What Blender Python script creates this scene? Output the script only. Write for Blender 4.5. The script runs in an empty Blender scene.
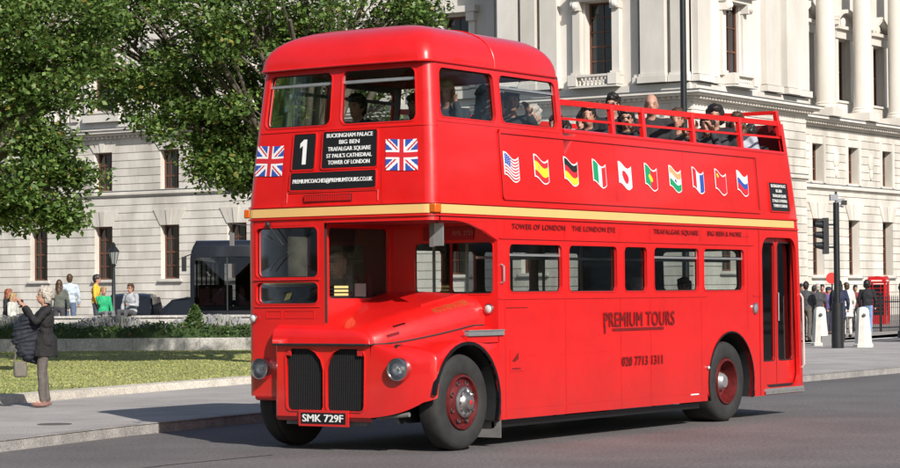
import bpy, bmesh, math, random
import numpy as np
from mathutils import Vector, Matrix

random.seed(7); RNG = np.random.default_rng(7)
S = bpy.context.scene
COL = S.collection
R = math.radians

# ------------------------------------------------------------------ camera
CAM = Vector((-19.787, -13.403, 1.632))
YAW, PIT, ROL = R(33.641), R(1.484), R(-0.507)
d_ = Vector((math.cos(YAW)*math.cos(PIT), math.sin(YAW)*math.cos(PIT), math.sin(PIT)))
r0 = Vector((math.sin(YAW), -math.cos(YAW), 0)); u0 = r0.cross(d_)
r_ = r0*math.cos(ROL)+u0*math.sin(ROL); u_ = -r0*math.sin(ROL)+u0*math.cos(ROL)
cd = bpy.data.cameras.new('camera'); cam = bpy.data.objects.new('camera', cd); COL.objects.link(cam)
m3 = Matrix((r_, u_, -d_)).transposed()
cam.matrix_world = Matrix.Translation(CAM) @ m3.to_4x4()
cd.sensor_width = 36; cd.lens = 36*2335.15/900; cd.clip_start = 0.5; cd.clip_end = 3000
S.camera = cam

# ------------------------------------------------------------------ light
LDIR = Vector((0.80, 1.33, -1.0)).normalized()          # the way the sunlight travels
EL = math.asin(-LDIR.z); AZ = math.atan2(-LDIR.x, -LDIR.y)   # clockwise from +Y
W = bpy.data.worlds.new('World'); S.world = W; W.use_nodes = True
nt = W.node_tree; nt.nodes.clear()
sky = nt.nodes.new('ShaderNodeTexSky'); sky.sky_type = 'NISHITA'; sky.sun_disc = False
sky.sun_elevation = EL; sky.sun_rotation = AZ; sky.air_density = 1.0; sky.dust_density = 1.2
bg = nt.nodes.new('ShaderNodeBackground'); bg.inputs[1].default_value = 0.085
wo = nt.nodes.new('ShaderNodeOutputWorld')
nt.links.new(sky.outputs[0], bg.inputs[0]); nt.links.new(bg.outputs[0], wo.inputs[0])
sl = bpy.data.lights.new('sun', 'SUN'); sl.energy = 4.6; sl.angle = R(0.53); sl.color = (1.0, 0.95, 0.885)
so = bpy.data.objects.new('sun', sl); COL.objects.link(so)
so.rotation_mode = 'QUATERNION'; so.rotation_quaternion = (-LDIR).to_track_quat('Z', 'Y'); so.location = (-30, -40, 40)
S.view_settings.view_transform = 'Standard'; S.view_settings.look = 'None'
S.view_settings.exposure = 0.36; S.view_settings.gamma = 1.0; S.view_settings.use_curve_mapping = False
S.cycles.max_bounces = 7; S.cycles.transparent_max_bounces = 24
S.cycles.glossy_bounces = 3; S.cycles.diffuse_bounces = 3; S.cycles.caustics_reflective = False; S.cycles.caustics_refractive = False

# ------------------------------------------------------------------ materials
MATS = {}
def mat(name, col, rough=0.6, var=0.0, scale=3.0, bump=0.0, bscale=None, metal=0.0, coat=0.0, detail=4, col2=None, spec=0.5, bands=None):
    if name in MATS: return MATS[name]
    m = bpy.data.materials.new(name); m.use_nodes = True; t = m.node_tree; b = t.nodes['Principled BSDF']
    b.inputs['Roughness'].default_value = rough; b.inputs['Metallic'].default_value = metal
    b.inputs['Coat Weight'].default_value = coat; b.inputs['Coat Roughness'].default_value = 0.06
    b.inputs['Specular IOR Level'].default_value = spec
    c = (*col, 1)
    tc = t.nodes.new('ShaderNodeTexCoord')
    if var > 0 or col2:
        n = t.nodes.new('ShaderNodeTexNoise'); n.inputs['Scale'].default_value = scale; n.inputs['Detail'].default_value = detail
        n.inputs['Roughness'].default_value = 0.62
        t.links.new(tc.outputs['Object'], n.inputs['Vector'])
        cr = t.nodes.new('ShaderNodeValToRGB'); cr.color_ramp.elements[0].position = 0.3; cr.color_ramp.elements[1].position = 0.7
        c2 = col2 if col2 else tuple(min(1, x*(1+var)) for x in col); c1 = col if col2 else tuple(x*(1-var) for x in col)
        cr.color_ramp.elements[0].color = (*c1, 1); cr.color_ramp.elements[1].color = (*c2, 1)
        t.links.new(n.outputs['Fac'], cr.inputs['Fac']); t.links.new(cr.outputs['Color'], b.inputs['Base Color'])
    else: b.inputs['Base Color'].default_value = c
    if bump > 0:
        n2 = t.nodes.new('ShaderNodeTexNoise'); n2.inputs['Scale'].default_value = bscale or scale*6; n2.inputs['Detail'].default_value = 5
        t.links.new(tc.outputs['Object'], n2.inputs['Vector'])
        bp = t.nodes.new('ShaderNodeBump'); bp.inputs['Strength'].default_value = bump; bp.inputs['Distance'].default_value = 0.02
        t.links.new(n2.outputs['Fac'], bp.inputs['Height']); t.links.new(bp.outputs['Normal'], b.inputs['Normal'])
    MATS[name] = m; return m
def glass(name, tint=(.55, .6, .6), refl=1.0):
    if name in MATS: return MATS[name]
    m = bpy.data.materials.new(name); m.use_nodes = True; t = m.node_tree; t.nodes.clear()
    o = t.nodes.new('ShaderNodeOutputMaterial'); mx = t.nodes.new('ShaderNodeMixShader')
    tr = t.nodes.new('ShaderNodeBsdfTransparent'); tr.inputs[0].default_value = (*tint, 1)
    gl = t.nodes.new('ShaderNodeBsdfGlossy'); gl.inputs['Roughness'].default_value = 0.03; gl.inputs[0].default_value = (refl, refl, refl, 1)
    fr = t.nodes.new('ShaderNodeFresnel'); fr.inputs[0].default_value = 1.5
    t.links.new(fr.outputs[0], mx.inputs[0]); t.links.new(tr.outputs[0], mx.inputs[1]); t.links.new(gl.outputs[0], mx.inputs[2]); t.links.new(mx.outputs[0], o.inputs[0])
    MATS[name] = m; return m
RED = mat('bus red paint', (.64, .0095, .0085), .34, .09, 1.6, .06, 1.3, coat=.6)
def add_grime(m):      # road dirt and faded patches, strongest low on the panels
    t = m.node_tree; b = t.nodes['Principled BSDF']; src = b.inputs['Base Color'].links[0].from_socket
    tc = t.nodes.new('ShaderNodeTexCoord'); sp = t.nodes.new('ShaderNodeSeparateXYZ'); t.links.new(tc.outputs['Object'], sp.inputs[0])
    mr = t.nodes.new('ShaderNodeMapRange'); mr.inputs[1].default_value = .95; mr.inputs[2].default_value = .28; mr.inputs[3].default_value = 0; mr.inputs[4].default_value = .55; t.links.new(sp.outputs[2], mr.inputs[0])
    n = t.nodes.new('ShaderNodeTexNoise'); n.inputs['Scale'].default_value = 5; n.inputs['Detail'].default_value = 8; n.inputs['Roughness'].default_value = .7; t.links.new(tc.outputs['Object'], n.inputs[0])
    mu = t.nodes.new('ShaderNodeMath'); mu.operation = 'MULTIPLY'; t.links.new(mr.outputs[0], mu.inputs[0]); t.links.new(n.outputs['Fac'], mu.inputs[1])
    mx = t.nodes.new('ShaderNodeMix'); mx.data_type = 'RGBA'; t.links.new(mu.outputs[0], mx.inputs[0]); t.links.new(src, mx.inputs[6]); mx.inputs[7].default_value = (.22, .03, .025, 1); t.links.new(mx.outputs[2], b.inputs['Base Color'])
    r = t.nodes.new('ShaderNodeMapRange'); r.inputs[1].default_value = .3; r.inputs[2].default_value = .7; r.inputs[3].default_value = .26; r.inputs[4].default_value = .46; t.links.new(n.outputs['Fac'], r.inputs[0]); t.links.new(r.outputs[0], b.inputs['Roughness'])
add_grime(RED)
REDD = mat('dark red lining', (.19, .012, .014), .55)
CREAM = mat('cream band paint', (.74, .46, .17), .4, .04, 2)
LIN = mat('interior lining', (.16, .15, .13), .7, .1, 4)
CEIL = mat('saloon ceiling', (.42, .39, .32), .6)
BLK = mat('black rubber', (.016, .016, .017), .55, .25, 9)
BLKG = mat('gloss black', (.008, .008, .009), .22)
TYRE = mat('tyre rubber', (.024, .023, .022), .8, .3, 7, .15, 60)
RIM = mat('wheel maroon', (.10, .010, .010), .38, .35, 12, .05)
CHR = mat('chrome', (.62, .62, .62), .22, metal=1.0)
ALU = mat('aluminium trim', (.5, .5, .5), .35, .1, 8, metal=.7)
GREY = mat('grey rubber', (.16, .155, .15), .75, .2, 6)
WHT = mat('white lettering', (.8, .8, .78), .5)
MAR = mat('maroon lettering', (.17, .007, .007), .5, .3, 30)
GOLD = mat('gold leaf lettering', (.30, .09, .02), .45)
AMB = mat('amber lens', (.62, .12, .01), .2, coat=.4)
GLS = glass('clear glass', (.86, .89, .88)); GLD = glass('tinted glass', (.50, .54, .53)); LENS = glass('lens glass', (.9, .9, .9))
SEAT = mat('seat cloth', (.09, .02, .025), .85, .3, 12)
DRKG = mat('dark window glass', (.011, .012, .014), .07, .5, .7, spec=.7)

# ------------------------------------------------------------------ helpers
def setp(o, label=None, cat=None, group=None, kind=None):
    if label: o['label'] = label
    if cat: o['category'] = cat
    if group: o['group'] = group
    if kind: o['kind'] = kind
    return o
def empty(name, loc=(0, 0, 0), rz=0, label=None, cat=None, group=None):
    o = bpy.data.objects.new(name, None); COL.objects.link(o); o.location = loc; o.rotation_euler = (0, 0, rz)
    o.empty_display_size = .3
    return setp(o, label, cat, group)
class MB:
    def __init__(s): s.v = []; s.f = []; s.m = []; s.mats = []
    def mi(s, m):
        if m not in s.mats: s.mats.append(m)
        return s.mats.index(m)
    def add(s, vs, fs, m):
        o = len(s.v); k = s.mi(m); s.v += [tuple(p) for p in vs]
        for f in fs: s.f.append(tuple(i+o for i in f)); s.m.append(k)
    def box(s, a, b, m):
        x0, y0, z0 = [min(a[i], b[i]) for i in range(3)]; x1, y1, z1 = [max(a[i], b[i]) for i in range(3)]
        s.add([(x0,y0,z0),(x1,y0,z0),(x1,y1,z0),(x0,y1,z0),(x0,y0,z1),(x1,y0,z1),(x1,y1,z1),(x0,y1,z1)],
              [(0,3,2,1),(4,5,6,7),(0,1,5,4),(1,2,6,5),(2,3,7,6),(3,0,4,7)], m)
    def bar(s, p, q, r, m, n=8, r2=None, caps=True):
        p = Vector(p); q = Vector(q); r2 = r if r2 is None else r2; d = (q-p)
        if d.length < 1e-6: return
        d.normalize(); a = d.orthogonal().normalized(); b = d.cross(a)
        vs = [p+(a*math.cos(t)+b*math.sin(t))*r for t in [2*math.pi*i/n for i in range(n)]]
        vs += [q+(a*math.cos(t)+b*math.sin(t))*r2 for t in [2*math.pi*i/n for i in range(n)]]
        fs = [(i, (i+1) % n, n+(i+1) % n, n+i) for i in range(n)]
        if caps: fs += [tuple(range(n))[::-1], tuple(range(n, 2*n))]
        s.add(vs, fs, m)
    def flat(s, p, q, w, t, up, m):      # rectangular bar from p to q, w wide across, t thick along up
        p = Vector(p); q = Vector(q); d = (q-p).normalized(); up = Vector(up); a = d.cross(up).normalized(); b = a.cross(d)
        vs = []
        for c in (p, q):
            for sx, sy in ((-1,-1),(1,-1),(1,1),(-1,1)): vs.append(c+a*sx*w/2+b*sy*t/2)
        s.add(vs, [(3,2,1,0),(4,5,6,7),(0,1,5,4),(1,2,6,5),(2,3,7,6),(3,0,4,7)], m)
    def tube(s, pts, r, m, n=8, rs=None):
        pts = [Vector(p) for p in pts]; vs = []; N = len(pts); pa = None
        for i, p in enumerate(pts):
            d = (pts[min(i+1, N-1)]-pts[max(i-1, 0)]).normalized()
            a = d.orthogonal().normalized() if pa is None else (pa-d*pa.dot(d)).normalized()
            pa = a; b = d.cross(a); rr = rs[i] if rs else r
            for k in range(n):
                t = 2*math.pi*k/n; vs.append(p+(a*math.cos(t)+b*math.sin(t))*rr)
        fs = [(i*n+k, i*n+(k+1) % n, (i+1)*n+(k+1) % n, (i+1)*n+k) for i in range(N-1) for k in range(n)]
        fs += [tuple(range(n))[::-1], tuple(range((N-1)*n, N*n))]
        s.add(vs, fs, m)
    def ell(s, c, r, m, nu=14, nv=9, rot=None):
        vs = []; c = Vector(c)
        for j in range(nv+1):
            ph = math.pi*j/nv
            for i in range(nu):
                th = 2*math.pi*i/nu
                p = Vector((r[0]*math.sin(ph)*math.cos(th), r[1]*math.sin(ph)*math.sin(th), r[2]*math.cos(ph)))
                if rot: p = rot @ p
                vs.append(c+p)
        fs = [(j*nu+i, (j+1)*nu+i, (j+1)*nu+(i+1) % nu, j*nu+(i+1) % nu) for j in range(nv) for i in range(nu)]
        s.add(vs, fs, m)
    def cap(s, p, rp, q, rq, m=None, n=10):
        s.bar(p, q, rp, m, n, rq); s.ell(p, (rp,)*3, m, n, 6); s.ell(q, (rq,)*3, m, n, 6)
    def lathe(s, c, axis, prof, m, n=32, arc=None):      # prof: (distance along axis, radius)
        c = Vector(c); axis = Vector(axis).normalized(); a = axis.orthogonal().normalized(); b = axis.cross(a); vs = []
        for (h, r) in prof:
            for k in range(n):
                t = 2*math.pi*k/n; vs.append(c+axis*h+(a*math.cos(t)+b*math.sin(t))*r)
        fs = [(j*n+k, j*n+(k+1) % n, (j+1)*n+(k+1) % n, (j+1)*n+k) for j in range(len(prof)-1) for k in range(n)]
        s.add(vs, fs, m)
    def grid(s, F, xs, ys, m, skip=None):
        nx, ny = len(xs), len(ys)
        vs = [F(x, y) for y in ys for x in xs]
        fs = [(j*nx+i, j*nx+i+1, (j+1)*nx+i+1, (j+1)*nx+i) for j in range(ny-1) for i in range(nx-1)
              if not (skip and skip((xs[i]+xs[i+1])/2, (ys[j]+ys[j+1])/2))]
        s.add(vs, fs, m)
    def poly(s, pts, m): s.add(pts, [tuple(range(len(pts)))], m)
    def prism(s, pts2, F0, F1, m):        # closed polygon pts2 mapped by F0 and F1
        n = len(pts2); vs = [F0(*p) for p in pts2]+[F1(*p) for p in pts2]
        fs = [tuple(range(n))[::-1], tuple(range(n, 2*n))]+[(i, (i+1) % n, n+(i+1) % n, n+i) for i in range(n)]
        s.add(vs, fs, m)
    def build(s, name, parent=None, smooth=35, weld=False, loc=None, fixn=False):
        me = bpy.data.meshes.new(name); me.from_pydata([tuple(p) for p in s.v], [], s.f)
        for m in s.mats: me.materials.append(m)
        if s.f: me.polygons.foreach_set('material_index', s.m)
        if weld or fixn:
            bm = bmesh.new(); bm.from_mesh(me)
            if weld: bmesh.ops.remove_doubles(bm, verts=bm.verts, dist=1e-4)
            if fixn: bmesh.ops.recalc_face_normals(bm, faces=bm.faces)
            bm.to_mesh(me); bm.free()
        if smooth:
            me.polygons.foreach_set('use_smooth', [True]*len(me.polygons)); me.set_sharp_from_angle(angle=R(smooth))
        me.update()
        o = bpy.data.objects.new(name, me); COL.objects.link(o)
        if parent: o.parent = parent
        if loc: o.location = loc
        return o
def bevel(o, w, seg=2):
    b = o.modifiers.new('bevel', 'BEVEL'); b.width = w; b.segments = seg; b.limit_method = 'ANGLE'; b.angle_limit = R(40); return o
def frange(a, b, step):
    n = max(1, int(math.ceil(abs(b-a)/step-1e-6))); return [a+(b-a)*i/n for i in range(n+1)]
def rrect(x0, x1, y0, y1, r, k=6):
    out = []
    for cx, cy, a0 in ((x1-r, y1-r, 0), (x0+r, y1-r, 90), (x0+r, y0+r, 180), (x1-r, y0+r, 270)):
        for i in range(k+1):
            a = R(a0+90*i/k); out.append((cx+r*math.cos(a), cy+r*math.sin(a)))
    return out
def outer_of(p, h):      # matching point on the bounding rectangle of the hole
    x0, x1, y0, y1 = h['bb']; cx, cy = (x0+x1)/2, (y0+y1)/2; dx, dy = p[0]-cx, p[1]-cy
    if h.get('kind') == 'arch': cx, cy = h['c']; dx, dy = p[0]-cx, p[1]-cy
    else:
        r = h['r']; ix0, ix1, iy0, iy1 = h['in']
        ax = min(max(p[0], ix0+r), ix1-r); ay = min(max(p[1], iy0+r), iy1-r); dx, dy = p[0]-ax, p[1]-ay; cx, cy = ax, ay
    t = 1e9
    if dx > 1e-7: t = min(t, (x1-cx)/dx)
    if dx < -1e-7: t = min(t, (x0-cx)/dx)
    if dy > 1e-7: t = min(t, (y1-cy)/dy)
    if dy < -1e-7: t = min(t, (y0-cy)/dy)
    return (min(max(cx+dx*t, x0), x1), min(max(cy+dy*t, y0), y1))
def hole(x0, x1, y0, y1, r=.07, m=.02):
    return dict(bb=(x0-m, x1+m, y0-m, y1+m), **{'in': (x0, x1, y0, y1)}, r=r, loop=rrect(x0, x1, y0, y1, r))
def arch(cx, cy, rad, z0, m=.04, n=22):
    a0 = -math.asin(max(-1, min(1, (cy-z0)/rad))); A = sorted([a0+(math.pi-2*a0)*i/n for i in range(n+1)]+[math.pi/4, math.pi*.75]); lo = [(cx+rad*math.cos(a), cy+rad*math.sin(a)) for a in A]
    return dict(bb=(cx-rad-m, cx+rad+m, z0, cy+rad+m), kind='arch', c=(cx, cy), loop=lo)
def wall(mb, F, x0, x1, y0, y1, holes, m, step=.3, reveal=.04, rm=None, d=0.0, liner=None, ld=-.05):
    xs = sorted(set([x0, x1]+[v for h in holes for v in h['bb'][:2] if x0 < v < x1])); ys = sorted(set([y0, y1]+[v for h in holes for v in h['bb'][2:] if y0 < v < y1]))
    ref = lambda L: sorted(set(round(v, 5) for a, b in zip(L, L[1:]) for v in frange(a, b, step)))
    xs, ys = ref(xs), ref(ys)
    sk = lambda x, y: any(h['bb'][0] < x < h['bb'][1] and h['bb'][2] < y < h['bb'][3] for h in holes)
    for (dd, mm) in ([(d, m)]+([(ld, liner)] if liner else [])):
        mb.grid(lambda x, y: F(x, y, dd), xs, ys, mm, sk)
        for h in holes:
            L = h['loop']; O = [outer_of(p, h) for p in L]; n = len(L); cl = h.get('kind') != 'arch'
            vs = [F(*p, dd) for p in L]+[F(*p, dd) for p in O]
            fs = [(n+i, n+(i+1) % n, (i+1) % n, i) for i in range(n if cl else n-1)]
            mb.add(vs, fs, mm)
    if reveal:
        for h in holes:
            L = h['loop']; n = len(L); cl = h.get('kind') != 'arch'
            vs = [F(*p, d) for p in L]+[F(*p, d-reveal) for p in L]
            mb.add(vs, [(i, (i+1) % n, n+(i+1) % n, n+i) for i in range(n if cl else n-1)], rm or m)
def ring(mb, F, loop, w, d0, d1, m, close=True):     # raised bead following a loop (outside it by w)
    n = len(loop); cx = sum(p[0] for p in loop)/n; cy = sum(p[1] for p in loop)/n
    out = []
    for i, p in enumerate(loop):
        a = Vector(loop[i-1]) if (close or i) else Vector(loop[0]); b = Vector(loop[(i+1) % n]) if (close or i < n-1) else Vector(loop[-1])
        t = (b-a); nn = Vector((t.y, -t.x)); nn = nn.normalized() if nn.length > 1e-9 else nn
        out.append((p[0]+nn.x*w, p[1]+nn.y*w))
    vs = [F(*p, d1) for p in loop]+[F(*p, d1) for p in out]+[F(*p, d0) for p in loop]+[F(*p, d0) for p in out]
    k = n if close else n-1; fs = []
    for i in range(k):
        j = (i+1) % n; fs += [(i, j, n+j, n+i), (2*n+i, i, n+i, 3*n+i)[:0] or (n+i, n+j, 3*n+j, 3*n+i), (j, i, 2*n+i, 2*n+j)]
    mb.add(vs, fs, m)
def pane(mb, F, loop, d, m):
    n = len(loop); cx = sum(p[0] for p in loop)/n; cy = sum(p[1] for p in loop)/n
    vs = [F(cx, cy, d)]+[F(*p, d) for p in loop]
    mb.add(vs, [(0, i+1, (i+1) % n+1) for i in range(n)], m)
_tc = {}
def text2d(body, size, off=0.0, spacing=1.0):
    k = (body, size, off, spacing)
    if k in _tc: return _tc[k]
    cu = bpy.data.curves.new('t', 'FONT'); cu.body = body; cu.size = size; cu.offset = off; cu.align_x = 'CENTER'; cu.space_character = spacing; cu.resolution_u = 3
    o = bpy.data.objects.new('t', cu); COL.objects.link(o); bpy.context.view_layer.update()
    me = bpy.data.meshes.new_from_object(o.evaluated_get(bpy.context.evaluated_depsgraph_get()))
    v = [(p.co.x, p.co.y) for p in me.vertices]; f = [tuple(p.vertices) for p in me.polygons]
    bpy.data.objects.remove(o); bpy.data.curves.remove(cu); bpy.data.meshes.remove(me)
    _tc[k] = (v, f); return v, f
def letters(mb, F, body, cx, y, width, height, m, d=.003, off=.0, flip=1, spacing=1.0, bold=0):
    """text whose cap height is `height`, squeezed to `width`, centred on cx, baseline y; F(x, y, d)"""
    v, f = text2d(body, 1.0, off, spacing)
    x0 = min(p[0] for p in v); x1 = max(p[0] for p in v); y1 = max(p[1] for p in v); y0 = min(0, min(p[1] for p in v)) if False else 0
    sx = width/(x1-x0); sy = height/y1
    for k, (ex, ey) in enumerate([(0, 0)] if not bold else [(0, 0), (bold, 0), (-bold, 0), (0, bold*.6)]):
        mb.add([F(cx+flip*(p[0]-(x0+x1)/2)*sx+ex, y+p[1]*sy+ey, d+.0012*k) for p in v], f, m)
# ================================================================== the bus
BUS = empty('double_decker_bus', (4.4, 1.2, 0), 0, 'red half-cab double-decker bus with open-top rear deck, flag stickers and cream band', 'bus')
class _B: pass
def B(o):      # parts are modelled in world coordinates, the Empty stands at the bus's base
    if o.parent is BUS: o.location = (-4.4, -1.2, 0)
    return o
VC, HW, LEN, RC = 1.225, 1.225, 8.93, .11
DKL = mat('dark cab lining', (.05, .035, .03), .7)
def clamp(x, a=0., b=1.): return max(a, min(b, x))
def inset(z): return .125*max(0, (z-2.55)/1.5)**1.2
def ufz(z): return .14*max(0, (z-2.55)/1.5)
def urz(z): return -.10*clamp((z-.4)/2.05)-.20*max(0, (z-2.45)/1.4)
def bow(t): return .045*((t-VC)/1.1)**2
BE = bow(RC)
SR = BE+RC; SRR = LEN-RC
def near(s, z, d=0.): 
    u = s+ufz(z)*clamp((1.4-s)/(1.4-SR))+urz(z)*clamp((s-7.5)/(SRR-7.5))
    return Vector((u, inset(z)-d, z))
def off(s, z, d=0.):
    p = near(s, z, 0); return Vector((p.x, 2*VC-inset(z)+d, z))
def vv(t, z): return VC+(t-VC)*(HW-inset(z))/HW
def front(t, z, d=0.): return Vector((ufz(z)+bow(t)-d, vv(t, z), z))
def rear(t, z, d=0.): return Vector((LEN+urz(z)+d, vv(t, z), z))
def cornN(a, z, d=0.):      # a 0 = nearside tangent, 1 = front tangent
    A = front(RC, z); Bp = near(SR, z); th = a*math.pi/2; c = Vector((Bp.x, A.y, z)); ru = Bp.x-A.x; rv = A.y-Bp.y
    return Vector((c.x-(ru+d)*math.sin(th), c.y-(rv+d)*math.cos(th), z))
def cornF(a, z, d=0.):
    p = cornN(a, z, d); return Vector((p.x, 2*VC-p.y, z))
def cornRN(a, z, d=0.):
    A = rear(RC, z); Bp = near(SRR, z); th = a*math.pi/2; c = Vector((Bp.x, A.y, z)); ru = A.x-Bp.x; rv = A.y-Bp.y
    return Vector((c.x+(ru+d)*math.sin(th), c.y-(rv+d)*math.cos(th), z))
def cornRF(a, z, d=0.):
    p = cornRN(a, z, d); return Vector((p.x, 2*VC-p.y, z))
def corner(mb, C, z0, z1, m, n=6, d=0., step=.3):
    mb.grid(lambda a, z: C(a, z, d), [i/n for i in range(n+1)], frange(z0, z1, step), m)
UB = 0.66; WU = [UB, 6.74]; WR = .506; WZ = .506; ZS = .29; TD = 2.40
# ---- lower body
lb = MB()
lowW = [(1.50, 2.60), (2.76, 3.84), (4.02, 4.56), (4.74, 5.88), (6.02, 7.12)]
lh = [hole(a, b, 1.655, 2.17, .065) for a, b in lowW]
ar = arch(WU[1], WZ, .615, ZS); door = hole(7.66, 8.75, .385, 2.34, .20)
wall(lb, near, 1.27, SRR, ZS, 2.60, lh+[ar, door], RED, step=.22, liner=LIN, reveal=.05)
corner(lb, cornRN, ZS, 2.60, RED)
wall(lb, rear, RC, 2.45-RC, ZS, 2.60, [hole(.95, 2.1, 1.65, 2.2)], RED, liner=LIN)
corner(lb, cornRF, ZS, 2.60, RED)
lhO = [hole(a, b, 1.655, 2.17, .065) for a, b in [(1.50, 2.60), (2.76, 3.84), (4.02, 4.56), (4.74, 5.88), (6.02, 7.12)]]+[hole(.72, 1.15, 1.82, 2.30, .05)]
arO = [arch(WU[0], WZ, .60, ZS+.15), arch(WU[1], WZ, .615, ZS)]
wall(lb, off, 1.27, SRR, ZS, 2.60, lhO[:-1]+[arO[1]], RED, step=.3, liner=LIN)
wall(lb, off, SR, 1.27, 1.09, 2.60, [lhO[-1]], RED, step=.3, liner=DKL)
# cab front (offside)
cabw = [hole(1.45, 2.31, 1.83, 2.36, .06), hole(1.45, 2.31, 1.55, 1.775, .06)]
wall(lb, front, 1.36, 2.45-RC, 1.13, TD, cabw, RED, step=.2, reveal=.05, liner=DKL); wall(lb, front, 1.97, 2.45-RC, .56, 1.13, [], RED, step=.2)
corner(lb, cornF, .56, TD, RED)
# corner bottom of cab panel tapers down to wheel; lower edge roll
lb.grid(lambda t, a: front(t, .56, 0)+Vector((.05*(1-math.cos(a)), 0, -.05*math.sin(a))), frange(1.97, 2.45-RC, .2), [0, .5, 1.0, 1.57], RED)
# cab nearside wall with window, facing the bonnet
def cabn(s, z, d=0.): return Vector((s, 1.40-d, z))
cw = hole(.13, 1.22, 1.60, 2.355, .05)
wall(lb, cabn, .02, 1.27, 1.2, TD, [cw], RED, reveal=.04, liner=DKL, ld=-.04)
# bulkhead behind the bonnet
def bulk(t, z, d=0.): return Vector((1.27-d, t, z))
bw = hole(.06, 1.08, 1.64, 2.19, .05)
wall(lb, bulk, .0, 1.40, .5, TD, [bw], RED, reveal=.04, liner=REDD, ld=-.04)
wall(lb, bulk, 1.40, 2.43, .5, TD, [], DKL, reveal=0)
lb.box((1.275, .01, .5), (1.32, .055, TD), RED)
# canopy side brackets
for vy in (0.002,):
    pts = [(.12, 2.46), (.14, 2.415), (.35, 2.415), (.7, 2.38), (1.0, 2.31), (1.29, 2.20), (1.29, 2.46)]
    lb.prism(pts, lambda x, y: Vector((x, vy, y)), lambda x, y: Vector((x, vy+.035, y)), RED)
LB = B(lb.build('lower_body', BUS, 30, weld=True))
# underside of the canopy over the bonnet and the floor
fl = MB(); fl.box((.12, .04, 2.395), (1.27, 1.40, 2.41), REDD); fl.box((1.3, .06, 2.40), (8.6, 2.39, 2.44), CEIL)
fl.box((1.3, .08, .50), (6.1, 2.36, .56), LIN); fl.box((6.1, .65, .50), (7.4, 1.80, .56), LIN); fl.box((6.1, .65, .56), (7.4, .68, 1.15), LIN); fl.box((7.4, .08, .50), (7.6, 2.36, .56), LIN); fl.box((7.6, .12, .38), (8.7, 2.36, .44), GREY); fl.box((.1, 1.45, .85), (1.25, 2.38, .9), BLK)
fl.box((.15, .1, 2.50), (8.62, 2.34, 2.54), LIN)
B(fl.build('floor', BUS))
# ---- upper body
ub = MB()
uw = [hole(.215, 1.375, 3.485, 4.0, .075), hole(1.50, 2.66, 3.485, 4.0, .075)]
PZ = 3.455
wall(ub, near, SR, 2.76, TD, 4.06, uw, RED, step=.25, liner=LIN, reveal=.05)
wall(ub, near, 2.76, SRR, 2.60, PZ, [], RED, step=.35, liner=REDD)
wall(ub, off, SR, 2.76, TD, 4.06, uw, RED, step=.25, liner=LIN, reveal=.05)
wall(ub, off, 2.76, SRR, 2.60, PZ, [], RED, step=.35, liner=REDD)
fh = [hole(1.345, 2.30, 3.44, 4.0, .075), hole(.20, 1.195, 3.44, 4.0, .075)]
wall(ub, front, RC, 2.45-RC, TD, 4.06, fh, RED, step=.2, liner=LIN, reveal=.05)
corner(ub, cornN, TD, 4.06, RED); corner(ub, cornF, TD, 4.06, RED)
corner(ub, cornRN, 2.60, 3.86, RED); corner(ub, cornRF, 2.60, 3.86, RED)
wall(ub, near, SRR-.10, SRR, PZ, 3.86, [], RED, liner=RED); wall(ub, off, SRR-.10, SRR, PZ, 3.86, [], RED, liner=RED)
wall(ub, rear, RC, 2.45-RC, 2.60, 3.86, [], RED, step=.3, liner=REDD)
# rear end pillars of the closed saloon
for F in (near, off):
    ub.add([F(2.76, z, d) for z in (PZ, 4.06) for d in (0, -.06)], [(0, 1, 3, 2)], RED)
    # bottom fascia edge roll at canopy
UBO = B(ub.build('upper_body', BUS, 30, weld=True))
# parapet capping
cp = MB()
for F in (near, off):
    sg = -1 if F is near else 1
    cp.tube([F(s, PZ+.005, -.02) for s in frange(2.78, SRR-.1, .5)], .032, RED, 8)
B(cp.build('parapet_cap', BUS))
# ---- roof
rf = MB()
def roofP(a, b):    # a: path param 0..4 round the plan, b: 0..1 up
    th = b*math.pi/2; z = 4.06+.468*math.sin(th)**.84
    zz = 4.06; cs = 1-math.cos(th)
    x0 = front(VC, zz).x+.80*cs**1.1; x1 = 2.80-.34*cs; hw = (HW-inset(zz)+.012)*(max(0., math.cos(th)))**.56
    rr = max(.12*(1-b)+.3*b*(hw), .001); rr = min(rr, hw, (x1-x0)/2)
    x0 -= .012
    # rounded rectangle by angle
    seg, f = int(a) % 4, a-int(a)
    cs_ = [((x0+rr, -hw+rr), 180), ((x1-rr if b > 0 else x1-rr, -hw+rr), 270), ((x1-rr, hw-rr), 0), ((x0+rr, hw-rr), 90)]
    if f < .5:       # corner arc
        (cx, cy), a0 = cs_[seg]; t = R(a0+90*f*2); return Vector((cx+rr*math.cos(t), VC+cy+rr*math.sin(t), z))
    (c0, a0), (c1, a1) = cs_[seg], cs_[(seg+1) % 4]; g = (f-.5)*2
    p0 = (c0[0]+rr*math.cos(R(a0+90)), c0[1]+rr*math.sin(R(a0+90))); p1 = (c1[0]+rr*math.cos(R(a1)), c1[1]+rr*math.sin(R(a1)))
    x = p0[0]*(1-g)+p1[0]*g; y = p0[1]*(1-g)+p1[1]*g
    if seg == 3: x += -.045*4*g*(1-g)*(1-b)
    return Vector((x, VC+y, z))
aa = [k+f for k in range(4) for f in [0, .125, .25, .375, .5, .625, .75, .875]]+[4.0]
rf.grid(roofP, aa, [0, .06, .14, .24, .34, .45, .56, .67, .78, .87, .94, .98, 1.0], RED)
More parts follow.
